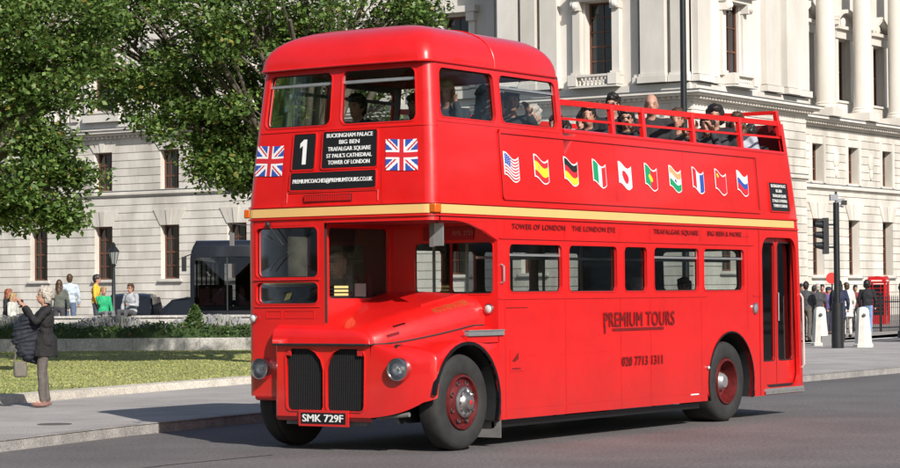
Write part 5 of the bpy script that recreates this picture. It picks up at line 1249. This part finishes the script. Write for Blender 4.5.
# ---- cars
def car(loc, rz, prof, wid, paint, label, glassz, name='parked_car', L=4.5, cat='car'):
    """prof: list of (x, z) roof line; built as a lofted body; side faces -y and +y"""
    q = empty(name, loc, rz, label, cat); m = MB(); hw = wid/2; zb_ = .28
    n = len(prof)
    def sec(x, z):      # cross-section at station: bottom, belt, shoulder, roof
        belt = .92; pts = [(hw*.93, zb_), (hw, .5), (hw*.985, min(belt, z-.02))]
        if z > belt+.05: pts += [(hw*.86, belt+(z-belt)*.75), (hw*.76, z-.03), (hw*.4, z)]
        else: pts += [(hw*.95, z-.015), (hw*.8, z), (hw*.4, z+.01)]
        return pts
    rows = []
    for x, z in prof: s = sec(x, z); rows.append([Vector((x, y, zz)) for y, zz in s]+[Vector((x, -y, zz)) for y, zz in s[::-1]])
    k = len(rows[0]); vs = [p for r in rows for p in r]
    fs = [(i*k+j, i*k+j+1, (i+1)*k+j+1, (i+1)*k+j) for i in range(n-1) for j in range(k-1)]+[tuple(range(k)), tuple(range((n-1)*k, n*k))]
    m.add(vs, fs, paint); bo = m.build('body', q, 40); 
    roof = [p for p in prof if p[1] > 1.2]; xs = (min(p[0] for p in roof), max(p[0] for p in roof)); zt = max(p[1] for p in prof)
    for s in (-1, 1):
        g = MB(); a0, a1 = xs[0]-.25, xs[1]+.25
        def gp(x, z): t = (z-.92)/(zt-.92); return Vector((x, s*(hw*(.985-.2*t*.8)+.008), z))
        xm = (a0+a1)/2
        g.add([gp(a0, .96), gp(xm-.04, .96), gp(xm-.04, zt-.14), gp(xs[0]+.1, zt-.14)], [(0, 1, 2, 3)], DRKG); g.add([gp(xm+.04, .96), gp(a1, .96), gp(xs[1]-.1, zt-.14), gp(xm+.04, zt-.14)], [(0, 1, 2, 3)], DRKG); g.build('side_window', q, 0)
    for x in (prof[0][0]+.85, prof[-1][0]-.85):
        for s in (-1, 1):
            w = MB(); w.lathe((x, s*(hw-.09), .33), (0, s, 0), [(-.12, .28), (-.1, .33), (.08, .33), (.11, .29), (.11, .21)], BLK, 24); wo_ = w.build('wheel', q, 40); w = MB(); w.lathe((x, s*(hw-.09), .33), (0, s, 0), [(.11, .21), (.10, .19), (.07, .17), (.11, .06), (.12, 0)], ALU, 20); w.build('hubcap', wo_, 40)
    for s in (-1, 1): g = MB(); g.ell((prof[0][0]+.02, s*hw*.72, .72), (.05, .15, .09), LAM); g.build('headlight', q); g = MB(); g.ell((prof[-1][0]-.02, s*hw*.72, .8), (.04, .1, .12), mat('tail lamp', (.35, .01, .01), .3)); g.build('tail_light', q)
    g = MB(); g.add([Vector((x, y, z)) for x, z, y in ((xs[0]-.42, 1.0, -hw*.8), (xs[0]-.42, 1.0, hw*.8), (xs[0]-.02, zt-.12, hw*.68), (xs[0]-.02, zt-.12, -hw*.68))], [(0, 1, 2, 3)], DRKG); g.build('windscreen', q, 0)
    return q
CB = mat('black car paint', (.01, .011, .014), .2, coat=.6)
taxi = [(-2.25, .62), (-2.2, .85), (-1.5, 1.02), (-1.1, 1.10), (-.75, 1.55), (-.4, 1.74), (.3, 1.78), (1.1, 1.74), (1.65, 1.5), (2.0, 1.1), (2.2, .95), (2.28, .6)]
sal = [(-2.2, .6), (-2.15, .78), (-1.2, .95), (-.95, 1.0), (-.45, 1.38), (.1, 1.47), (.9, 1.45), (1.5, 1.3), (1.95, 1.02), (2.2, .95), (2.25, .6)]
tp = W_(132, 294, 80); car((tp.x, tp.y, .0), YAW, taxi, 1.78, CB, 'tall rounded black taxi parked behind the man in grey sitting on the wall', 0, 'taxi', cat='taxi')
tp = W_(186, 294, 86); car((tp.x, tp.y, .0), R(-56), [(x, z*1.12) for x, z in sal], 1.75, CB, 'black saloon car parked between the taxi and the dark coach', 0)
# ---- trees and added buildings out of view, there for reflections in paint and glass
def copy_tree(o, parent=None):
    c = o.copy(); COL.objects.link(c); c.parent = parent
    for ch in [x for x in bpy.data.objects if x.parent == o]: copy_tree(ch, c)
    return c
src = [x for x in bpy.data.objects if x.name.startswith('plane_tree') and x.parent is None]
for i, (x, y, a) in enumerate([(-34, 24, 20), (-46, 37, 80), (-30, 40, 150), (-62, 30, 200), (60, -42, 10), (84, -50, 70), (110, -46, 130), (40, -52, 250), (140, -60, 300), (-24, 30, 45), (-32, 17, 190), (-40, 52, 10)]):
    c = copy_tree(src[i % 2]); c.location = (x, y, .1); c.rotation_euler = (0, 0, R(a)); c.scale = (1.7, 1.7, 1.7); c['group'] = 'trees round the square outside the picture'; c['label'] = 'tree standing outside the picture, reflected in the windows of the bus'
q = empty('reflection_block', (90, -90, 0), 0, 'plain pale stone block across the road, outside the picture, added for reflections', 'building'); m = MB(); m.box((-110, -12, 0), (110, 0, 17), STW); m.build('wall', q, 0)  # unseen block added for the bus side windows to reflect
q2 = empty('reflection_block', (-80, 60, 0), 0, 'stone block beyond the trees, outside the picture, added to darken reflections in the windscreen', 'building'); m = MB(); m.box((-14, -70, 0), (0, 80, 16), STN); m.build('wall', q2, 0); m = MB()  # added so the windscreen reflects a shaded wall instead of bright sky
for i in range(24):
    for k in range(4): m.box((0, -68+6*i, 1.5+4*k), (.05, -66+6*i, 4+4*k), DRKG)
o = m.build('window', q2, 0); o['kind'] = 'stuff'
for i in range(24):
    for k in range(4): pass
m = MB()
for i in range(36):
    for k in range(4): m.box((-108+6*i, .0, 1.5+4*k), (-106+6*i, .05, 4+4*k), DRKG)
o = m.build('window', q, 0); o['kind'] = 'stuff'
# ================================================================== people
SKIN = {k: mat('skin '+k, c, .5, .08, 20) for k, c in {'fair': (.44, .235, .165), 'tan': (.42, .22, .14), 'dark': (.10, .05, .03)}.items()}
def cloth(name, c): return mat('cloth '+name, c, .85, .22, 9, .2, 40)
HAIR = {'dark': mat('hair dark', (.015, .011, .009), .5, .3, 40), 'brown': mat('hair brown', (.07, .035, .018), .5, .3, 40), 'grey': mat('hair grey', (.38, .34, .29), .6, .3, 40), 'red': mat('hair auburn', (.22, .06, .02), .5, .3, 40), 'fair': mat('hair fair', (.36, .24, .11), .5, .3, 40)}
TXH = bpy.data.textures.new('hair strands', 'CLOUDS'); TXH.noise_scale = .035; TXH.noise_depth = 3
TXC = bpy.data.textures.new('cloth folds', 'CLOUDS'); TXC.noise_scale = .13; TXC.noise_depth = 2
def rough(o, tex, st):
    d = o.modifiers.new('folds', 'DISPLACE'); d.texture = tex; d.strength = st; d.mid_level = .5; d.texture_coords = 'GLOBAL'; return o
def rem(o, vox, sm=3):
    r = o.modifiers.new('voxel', 'REMESH'); r.mode = 'VOXEL'; r.voxel_size = vox; r.use_smooth_shade = True
    s = o.modifiers.new('smooth', 'SMOOTH'); s.iterations = sm; s.factor = .5
    return o
EYE = mat('dark eye', (.02, .015, .012), .3); LIP = mat('lip', (.32, .09, .07), .5)
def person(loc, rz, label, pose='stand', H=1.72, skin='fair', hair='brown', hs='short', top='black', topc=None, leg=(.05, .05, .06), shoe=(.03, .025, .02), armL=None, armR=None, lean=0., turn=0., vox=.016, hands=True, skirt=False, coat=0., group=None, hat=None, glasses=False, stride=0., tilt=0., legs=None):
    """local frame: +x forward, +y the person's left. arms: (elbow, hand) as offsets from the shoulder"""
    q = empty('person', loc, rz, label, 'person', group); k = H/1.72; sk = SKIN[skin]
    V = lambda *a: Vector(a)*k
    zs = 0 if pose == 'stand' else (-.47 if pose == 'sit' else 0)
    pel = V(0, 0, .95+zs)
    def up(x, y, z):      # upper body point with lean about the pelvis
        p = Vector((x, y, z-.95)); c, s = math.cos(lean), math.sin(lean); return (Vector((p.x*c+p.z*s, p.y, -p.x*s+p.z*c))+Vector((0, 0, .95+zs)))*k
    shL, shR = up(0, .185, 1.40), up(0, -.185, 1.40)
    head = up(.03, 0, 1.60); ht = Matrix.Rotation(turn, 3, 'Z') @ Matrix.Rotation(-tilt, 3, 'Y')
    hp = lambda x, y, z: head+ht @ (Vector((x, y, z))*k)
    aL = armL or ((.02, .07, -.28), (.10, .05, -.50)); aR = armR or ((.02, -.07, -.28), (.10, -.05, -.50))
    elL, haL = shL+Vector(aL[0])*k, shL+Vector(aL[1])*k; elR, haR = shR+Vector(aR[0])*k, shR+Vector(aR[1])*k
    if legs: hips, knees, feet = legs
    elif pose == 'sit': knees = [V(.43, .11, .50), V(.43, -.11, .50)]; feet = [V(.42, .12, .07), V(.42, -.12, .07)]
    else: knees = [V(.03+stride*.22, .10, .50), V(.03-stride*.10, -.10, .50)]; feet = [V(stride*.30, .10, .08), V(-stride*.34, -.10, .08+abs(stride)*.04)]
    if legs: knees = [V(*p) for p in knees]; feet = [V(*p) for p in feet]
    hip = [V(0, .09, .92+zs), V(0, -.09, .92+zs)]
    # body
    m = MB(); s = sk; r = lambda v: v*k
    def EH(c, rr, mm=m, mt=s, nu=14, nv=10): mm.ell(hp(*c), tuple(x*k for x in rr), mt, nu, nv, ht)
    EH((0, 0, .015), (.098, .071, .108)); EH((.022, 0, -.05), (.072, .056, .078)); EH((.062, 0, -.085), (.028, .03, .024))
    m.cap(hp(.088, 0, .0), r(.010), hp(.108, 0, -.028), r(.015), s, 8)
    for sy in (-1, 1): EH((-.005, sy*.072, -.015), (.022, .012, .032)); 
    EH((.085, 0, .022), (.016, .05, .012)); EH((.084, 0, -.062), (.016, .024, .009))
    m.cap(up(.0, 0, 1.40), r(.056), hp(.0, 0, -.05), r(.052), s)
    m.ell(up(0, 0, 1.25), (r(.105), r(.165), r(.18)), s); m.ell(up(0, 0, 1.06), (r(.10), r(.14), r(.17)), s); m.ell(pel, (r(.105), r(.155), r(.12)), s)
    m.cap(shL, r(.045), shR, r(.045), s)
    for sh, el, ha in ((shL, elL, haL), (shR, elR, haR)):
        m.cap(sh, r(.045), el, r(.036), s); m.cap(el, r(.038), ha, r(.025), s)
        dr = (ha-el).normalized(); sd = dr.orthogonal().normalized(); 
        if hands:
            pc = ha+dr*.045*k; nrm = dr.cross(sd); rot = Matrix((dr, sd, nrm)).transposed()
            m.ell(pc, (r(.052), r(.040), r(.018)), s, 10, 8, rot)
            for i, (oy, L) in enumerate(((-.030, .062), (-.010, .074), (.011, .070), (.031, .055))):
                b0 = pc+dr*.04*k+sd*oy*k; md = b0+dr*L*.55*k+sd*oy*.15*k-nrm*.004*k; e = md+dr*L*.42*k-nrm*.016*k; m.cap(b0, r(.0105), md, r(.0098), s, 7); m.cap(md, r(.0098), e, r(.0088), s, 7)
            t0 = pc-dr*.015*k+sd*.034*k; t1 = t0+(dr*.6+sd*.8)*.035*k; m.cap(t0, r(.014), t1, r(.011), s, 7); m.cap(t1, r(.011), t1+(dr*.9+sd*.3)*.028*k, r(.0095), s, 7)
        else: m.ell(ha+dr*.05*k, (r(.05), r(.04), r(.035)), s, 10, 8)
    for h_, kn, ft in zip(hip, knees, feet): m.cap(h_, r(.075), kn, r(.048), s); m.cap(kn, r(.048), ft, r(.032), s); m.cap(ft, r(.035), ft+V(.12, 0, -.03), r(.03), s)
    rem(m.build('body', q, 0), vox)
    # face details
    m = MB()
    for sy in (-1, 1): m.ell(hp(.088, sy*.031, .006), (r(.008), r(.010), r(.005)), EYE, 8, 6, ht); m.bar(hp(.094, sy*.016, .026), hp(.087, sy*.046, .026), r(.0045), HAIR[hair if hair in HAIR else 'brown'], 5)
    if glasses:
        for sy in (-1, 1): m.ell(hp(.098, sy*.032, .004), (r(.006), r(.022), r(.013)), BLKG, 10, 6, ht)
        m.bar(hp(.1, -.03, .008), hp(.1, .03, .008), r(.004), BLKG, 5)
    m.ell(hp(.092, 0, -.062), (r(.010), r(.022), r(.006)), LIP, 8, 6, ht); m.build('face_features', q, 60)
    # hair
    if hair in HAIR:
        hm = HAIR[hair]; m = MB(); EH((-.022, 0, .035), (.106, .086, .110), m, hm, 16, 10); EH((.035, .01, .088), (.072, .070, .050), m, hm); EH((.062, 0, .07), (.04, .062, .03), m, hm)
        EH((-.045, 0, -.02), (.072, .080, .085), m, hm)
        if hs == 'bushy': EH((-.03, 0, .04), (.115, .11, .115), m, hm); EH((-.05, .05, -.03), (.06, .06, .08), m, hm); EH((-.05, -.05, -.03), (.06, .06, .08), m, hm)
        if hs == 'long':
            for sy in (-1, 1): m.cap(hp(-.03, sy*.06, .0), r(.045), up(-.02, sy*.075, 1.36), r(.04), hm)
            m.cap(hp(-.05, 0, 0), r(.07), up(-.07, 0, 1.33), r(.065), hm)
        rough(rem(m.build('hair', q, 0), vox, 2), TXH, .05*k)
    elif hair == 'bald':
        pass
    if hat is not None:
        m = MB(); hm = cloth('hat%s' % str(hat), hat); EH((-.005, 0, .055), (.108, .092, .075), m, hm); EH((.09, 0, .05), (.07, .06, .012), m, hm); m.build('cap', q, 60)
    # clothing
    c = cloth('top %.2f %.2f %.2f' % topc, topc) if topc else cloth('black', (.012, .012, .014))
    m = MB(); e = .018; m.ell(up(0, 0, 1.26), (r(.13), r(.20), r(.20)), c); m.ell(up(-.0, 0, 1.07), (r(.125), r(.168), r(.19)), c); m.ell(up(0, 0, .97), (r(.128), r(.178), r(.10+coat*.2)), c); m.cap(shL, r(.062), shR, r(.062), c)
    m.cap(up(0, 0, 1.38), r(.075), up(0, 0, 1.455), r(.060), c)
    for sh, el, ha in ((shL, elL, haL), (shR, elR, haR)):
        m.cap(sh, r(.064), el, r(.052), c); m.cap(el, r(.052), el.lerp(ha, .9), r(.040), c)
    if coat: m.ell(up(0, 0, .96), (r(.15), r(.19), r(.16)), c); m.bar(up(0, 0, 1.0), up(.0, 0, .95)+V(0, 0, -coat), r(.178), c, 18, r(.195)); m.ell(up(-.02, 0, .93), (r(.17), r(.195), r(.18)), c)
    rough(rem(m.build('jacket' if topc is None or sum(topc) < .3 else 'shirt', q, 0), vox, 2), TXC, .045*k)
    lc = cloth('leg %.2f %.2f %.2f' % leg, leg); m = MB(); m.ell(pel, (r(.125), r(.172), r(.13)), lc)
    for h_, kn, ft in zip(hip, knees, feet): m.cap(h_, r(.092), kn, r(.066), lc); m.cap(kn, r(.066), ft.lerp(kn, .08), r(.056), lc)
    rough(rem(m.build('trousers', q, 0), vox, 2), TXC, .03*k)
    m = MB(); sc = cloth('shoe %.2f %.2f %.2f' % shoe, shoe)
    for ft in feet: m.ell(ft+V(.045, 0, -.035), (r(.125), r(.045), r(.040)), sc, 12, 8); m.ell(ft, (r(.05), r(.045), r(.06)), sc)
    m.build('shoes', q, 60)
    q['_arm'] = 0; del q['_arm']
    return q, hp, up, (elL, haL, elR, haR)
toC = lambda p: math.atan2(CAM.y-p[1], CAM.x-p[0])       # heading that faces the camera
# --- the photographing woman
WP = (4.12, 9.29, .12); wh = toC(WP)-R(88)      # she looks to the photo's left, in profile
WP2 = (WP[0], WP[1], .12)
w, hp, up, arms = person(WP2, wh+R(4), 'grey-haired woman in a black tunic standing on the pavement, raising a camera', H=1.66, hair='grey', hs='bushy', topc=(.012, .011, .012), leg=(.11, .095, .085), shoe=(.22, .12, .10), armL=((.17, .06, -.17), (.31, -.10, .05)), armR=((.18, -.05, -.16), (.32, .11, .05)), vox=.0085, coat=.22, tilt=R(9), lean=R(-3), stride=.12)
# small camera in her hands
cm = MB(); p = (arms[1]+arms[3])/2+Vector((.03, 0, .05)); cm.box(tuple(p+Vector((-.02, -.055, -.03))), tuple(p+Vector((.015, .055, .035))), BLKG); cm.bar(p+Vector((.015, 0, 0)), p+Vector((.05, 0, 0)), .024, BLKG, 12); cm.box(tuple(p+Vector((-.015, -.02, .035))), tuple(p+Vector((.01, .02, .05))), BLKG)
o = cm.build('camera', None); o.matrix_world = Matrix.Translation(WP2) @ Matrix.Rotation(wh+R(4), 4, 'Z'); setp(o, 'small black camera held up in front of the face of the grey-haired woman', 'camera')
# quilted jacket hung over her forearms and the bag
PUF = mat('puffer fabric', (.013, .016, .025), .8, .2, 8, .1, 30)
jm = MB(); rng = random.Random(2)
jc = (arms[0]+arms[2])/2+Vector((.10, 0, -.06))
for i in range(10):
    f = i/9; zc = .10-.060*i; wx = [.13, .18, .205, .22, .225, .22, .20, .18, .15, .10][i]; jm.ell(jc+Vector((.015*math.sin(i*1.9)-.02*f, .0, zc)), (wx, .16-.006*i, .046), PUF, 20, 10, Matrix.Rotation(R(14+5*math.sin(i*2.)), 3, 'Y'))
    jm.ell(jc+Vector((-.02*f, 0, zc)), (wx*.86, .13, .06), PUF, 16, 8)
for i in range(6):
    zc = -.20-.058*i; jm.ell(jc+Vector((-.12+.004*i, -.06, zc)), (.10, .10, .045), PUF, 14, 8, Matrix.Rotation(R(-12), 3, 'Y'))
o = jm.build('puffer_jacket', None, 0); rough(rem(o, .009, 2), TXC, .05); o.matrix_world = Matrix.Translation(WP2) @ Matrix.Rotation(wh+R(4), 4, 'Z'); setp(o, 'dark navy quilted puffer jacket hanging over the forearms of the grey-haired woman', 'jacket')
bm_ = MB(); BG = mat('khaki bag', (.14, .125, .105), .8, .2, 12); bc = jc+Vector((.09, .02, -.60)); bm_.box(tuple(bc+Vector((-.09, -.06, -.11))), tuple(bc+Vector((.09, .06, .11))), BG)
bo = bm_.build('shoulder_bag', None); bevel(bo, .03, 3); bo.matrix_world = Matrix.Translation(WP2) @ Matrix.Rotation(wh+R(4), 4, 'Z'); setp(bo, 'small brown-grey bag hanging below the quilted jacket', 'bag')
bs_ = MB(); bs_.tube([bc+Vector((-.08, 0, .1)), bc+Vector((-.03, 0, .35)), bc+Vector((.0, 0, .42)), bc+Vector((.04, 0, .33)), bc+Vector((.08, 0, .1))], .012, BG, 6); bs_.build('strap', bo)
# --- passengers, open top deck.  Heads come where the photo has them
def psg(u, v, zh, hd, label, H=1.72, **kw):      # zh = height of the head centre
    H *= 1.10
    k = H/1.72; z0 = zh-(1.60-.47)*k
    return person((u, v, z0), hd, label, 'sit', H=H, group='passengers on the upper deck', **kw)
F_ = math.pi      # facing the front of the bus (towards -u)
wave = ((.08, .10, -.16), (.06, .10, .14)); shade = ((.22, .02, -.12), (.13, -.06, .10)); shadeR = ((.22, -.02, -.12), (.13, .10, .17)); fold = ((.05, .05, -.27), (.24, -.10, -.24)); foldR = ((.05, -.05, -.27), (.24, .10, -.24)); cameraL = ((.20, .03, -.16), (.26, -.08, .10)); cameraR = ((.20, -.03, -.16), (.26, .08, .10))
dk = (.014, .014, .018); dk2 = (.03, .03, .036); bluec = (.03, .07, .2)
psg(4.25, .60, 3.74, F_+R(28), 'dark-haired man in black at the front of the open deck, facing the street', hair='dark', topc=dk, armL=fold, armR=foldR)
psg(3.75, 1.05, 3.72, F_+R(10), 'passenger holding a pale object up, just behind the closed front of the open deck', hair='grey', topc=dk, armL=cameraL, armR=foldR)
psg(5.15, .58, 3.76, F_+R(25), 'passenger with sunglasses and hand at the mouth, second along the open deck rail', hair='dark', hs='long', topc=dk, glasses=True, armL=((.16, .05, -.22), (.17, -.10, .04)))
psg(5.65, 1.05, 3.98, F_+R(15), 'tall dark-haired passenger sitting beside the bald man', hair='dark', topc=dk, glasses=True)
psg(5.74, .56, 3.96, F_+R(30), 'bald man in a black coat on the open top deck', hair='bald', topc=(.018, .016, .018), H=1.78)
psg(6.42, .56, 3.82, F_+R(20), 'brown-haired passenger behind the bald man, hands near the face', hair='brown', topc=(.05, .035, .03), armL=((.2, .03, -.18), (.26, -.04, -.02)))
psg(7.10, .48, 3.78, F_+R(15), 'dark-haired passenger aiming a camera on the open deck', hair='dark', topc=dk2, armL=cameraL, armR=cameraR)
psg(7.58, .62, 3.93, F_+R(25), 'passenger with bushy dark hair behind the one aiming a camera', hair='dark', hs='bushy', topc=dk)
psg(8.0, .50, 3.86, F_+R(10), 'passenger with long brown hair and pale top near the back of the open deck', hair='brown', hs='long', topc=(.35, .36, .42))
psg(8.36, .50, 3.72, F_+R(190), 'dark-haired passenger in the rearmost seat of the open deck, seen from behind', hair='dark', topc=dk)
psg(8.30, 1.15, 3.70, F_+R(10), 'passenger in a dark coat on the far side of the rearmost seats', hair='dark', topc=dk2)
psg(6.6, 1.85, 3.78, F_, 'passenger on the far side of the open deck behind the brown-haired one', hair='dark', topc=dk2)
psg(4.85, 1.0, 3.70, F_+R(5), 'passenger in black half hidden behind the first open-deck rail post', hair='dark', topc=dk)
psg(6.95, 1.05, 3.78, F_+R(40), 'grey-haired passenger in black between the brown-haired one and the camera user', hair='grey', topc=dk2)
psg(5.95, 1.95, 3.72, F_, 'passenger with long dark hair on the far side, behind the bald man', hair='dark', hs='long', topc=dk)
psg(3.45, .55, 3.58, F_, 'small passenger in black in the first open seat behind the closed saloon', hair='dark', topc=dk, H=1.5)
psg(8.20, 1.7, 3.62, F_, 'low passenger with dark hair at the far rear corner of the open deck', hair='dark', hs='bushy', topc=dk)
psg(4.45, 1.85, 3.66, F_+R(20), 'dark-haired passenger across the aisle from the man at the front of the deck', hair='dark', topc=dk2)
psg(6.15, .95, 3.66, F_+R(5), 'low dark-clad passenger squeezed between the bald man and the brown-haired one', hair='brown', topc=dk, H=1.62)
psg(7.45, 1.75, 3.70, F_, 'passenger in a dark brown coat across the aisle from the camera user', hair='dark', topc=(.03, .022, .018))
psg(8.0, 1.2, 3.64, F_, 'dark-clad passenger in the middle of the last rows of the open deck', hair='dark', topc=dk)
# front saloon of the upper deck
psg(1.18, .58, 3.80, F_+R(20), 'fair-haired passenger behind the first side window shading the eyes with a hand', hair='fair', topc=(.03, .035, .045), armL=shade, armR=foldR)
psg(1.85, .52, 3.79, F_+R(150), 'passenger with a hood of long dark hair behind the first side window, turned away', hair='dark', hs='long', topc=dk)
psg(2.50, .58, 3.80, F_+R(35), 'dark-haired passenger in the second side window raising an open palm', hair='dark', topc=(.02, .025, .03), armL=((.10, .06, -.16), (.17, -.01, .05)), vox=.011)
psg(2.95, 1.0, 3.80, F_+R(20), 'passenger in a grey hooded coat in the second side window beside the waving one', hair='dark', hs='long', topc=(.05, .05, .048))
psg(1.25, 1.80, 3.72, F_, 'passenger in dark blue behind the left front window of the upper deck', hair='dark', topc=(.02, .03, .09))
psg(1.6, 1.25, 3.72, F_, 'passenger in black behind the right front window of the upper deck', hair='dark', hs='long', topc=dk)
psg(.92, .60, 3.66, F_, 'passenger in a bright blue top low behind the right front window', hair='dark', topc=(.03, .10, .35), H=1.6)
# lower saloon and driver
person((1.02, 1.92, .83), F_, 'bus driver in a dark jacket at the wheel in the cab', 'sit', H=1.72, hair='grey', topc=(.03, .03, .04), armL=((.22, .02, -.2), (.36, -.10, -.12)), armR=((.22, -.02, -.2), (.36, .10, -.12)))
person((5.35, .55, .56), F_, 'passenger in a pale top behind a lower deck window, near the rear wheel', 'sit', hair='grey', topc=(.3, .3, .3)); person((6.55, .55, .56), F_, 'passenger behind the last lower deck window', 'sit', hair='brown', topc=(.25, .2, .18))
person((2.2, 1.9, .56), F_, 'passenger on the far side of the lower deck behind the driver', 'sit', hair='dark', topc=(.05, .06, .09))
# --- people on the right by the signal
def at(px, D_, z=.12): p = W_(px, 294, D_); return (p.x, p.y, z)
def stand(px, D_, face, label, z=.12, **kw): p = at(px, D_, z); return person(p, toC(p)+R(face), label, vox=.02, hands=False, **kw)
stand(806, 71, 165, 'man in a grey-green jacket walking away right beside the back of the red bus', hair='dark', topc=(.06, .06, .065), leg=(.10, .09, .075), stride=.3, H=1.8)
stand(814, 80, 150, 'person in black with a shoulder bag standing behind the left white bollard', hair='dark', topc=dk, leg=(.02, .02, .025), H=1.7)
stand(822, 84, 10, 'person in a red top with a white bag near the left white bollard', hair='dark', topc=(.55, .04, .04), leg=(.5, .5, .5), H=1.75)
stand(828, 82, 60, 'person in a purple top and dark cap behind the left bollard', hair='dark', topc=(.10, .06, .2), leg=(.03, .03, .05), hat=(.03, .03, .07), H=1.65)
stand(839, 70, 170, 'person in a navy rucksack and dark coat standing behind the traffic light pole', hair='dark', hs='long', topc=(.02, .025, .06), leg=(.02, .02, .03), H=1.82, coat=.3)
stand(847, 76, 200, 'person in a white coat standing between the pole and the right white bollard', hair='brown', topc=(.62, .60, .55), leg=(.5, .48, .44), coat=.3, H=1.78)
stand(867, 77, 175, 'person in a black hooded jacket and blue jeans walking away right of the bollards', hair='dark', hs='bushy', topc=(.014, .014, .016), leg=(.16, .25, .42), shoe=(.4, .4, .4), stride=.5, H=1.85)
stand(801, 76, 30, 'person in a dark blue coat partly hidden by the back of the red bus', hair='dark', topc=(.03, .04, .08), H=1.75)
stand(818, 74, 190, 'person in a charcoal coat directly behind the left white bollard', hair='grey', topc=(.05, .05, .055), leg=(.03, .03, .035), H=1.74)
stand(855, 88, 20, 'distant person in a maroon top seen between the white coat and the black hooded jacket', hair='dark', topc=(.2, .03, .04), H=1.72)
stand(836, 90, 20, 'distant person in dark clothes half hidden behind the traffic light pole', hair='dark', topc=dk, H=1.7)
# --- people on the left behind and on the wall
def onwall(t, o, face, label, z=1.12, pose='sit', **kw):
    p = wl(z, o, t); return person((p.x, p.y, z-(.40 if pose == 'sit' else 0)), toC(p)+R(face), label, pose, vox=.02, hands=False, **kw)
def tpx(px):      # position along the wall that is seen at pixel column px
    best = min(((abs(pxof(wl(1.1, 3.9, t/20))-px)), t/20) for t in range(-160, 260)); return best[1]
def pxof(p): v = p-CAM; return 450+2335.15*v.dot(r_)/v.dot(d_)
onwall(tpx(105), 3.75, 25, 'person in a bright green jacket sitting on the pale wall', hair='fair', topc=(.02, .36, .15), leg=(.16, .16, .17), armR=((.18, -.02, -.16), (.14, .04, .10)), H=1.66)
onwall(tpx(133), 3.75, -35, 'man in grey shirt and sunglasses sitting on the wall in front of the taxi', hair='brown', topc=(.34, .35, .37), leg=(.07, .07, .075), glasses=True, H=1.78, armL=fold)
onwall(tpx(88), 4.9, 80, 'person in a yellow jacket standing behind the wall, left of the green jacket', z=.50, pose='stand', hair='dark', topc=(.75, .42, .04), leg=(.05, .05, .07), H=1.78)
onwall(tpx(60), 5.0, 175, 'man in a pale blue shirt standing behind the grey-haired woman', z=.50, pose='stand', hair='brown', topc=(.45, .52, .60), leg=(.10, .14, .22), H=1.80)
onwall(tpx(52), 4.6, 170, 'person with long brown hair in a dark olive top beside the man in pale blue', z=.42, pose='stand', hair='brown', hs='long', topc=(.10, .11, .09), leg=(.05, .05, .06), H=1.72)
onwall(tpx(7), 3.9, 70, 'woman with auburn hair in a black top at the left edge', hair='red', hs='long', topc=dk, H=1.70, z=1.05)
onwall(tpx(15), 3.7, 60, 'fair-haired woman in a pale scarf between the red-haired woman and the phone', hair='fair', hs='long', topc=(.5, .5, .45), H=1.62, z=1.0)
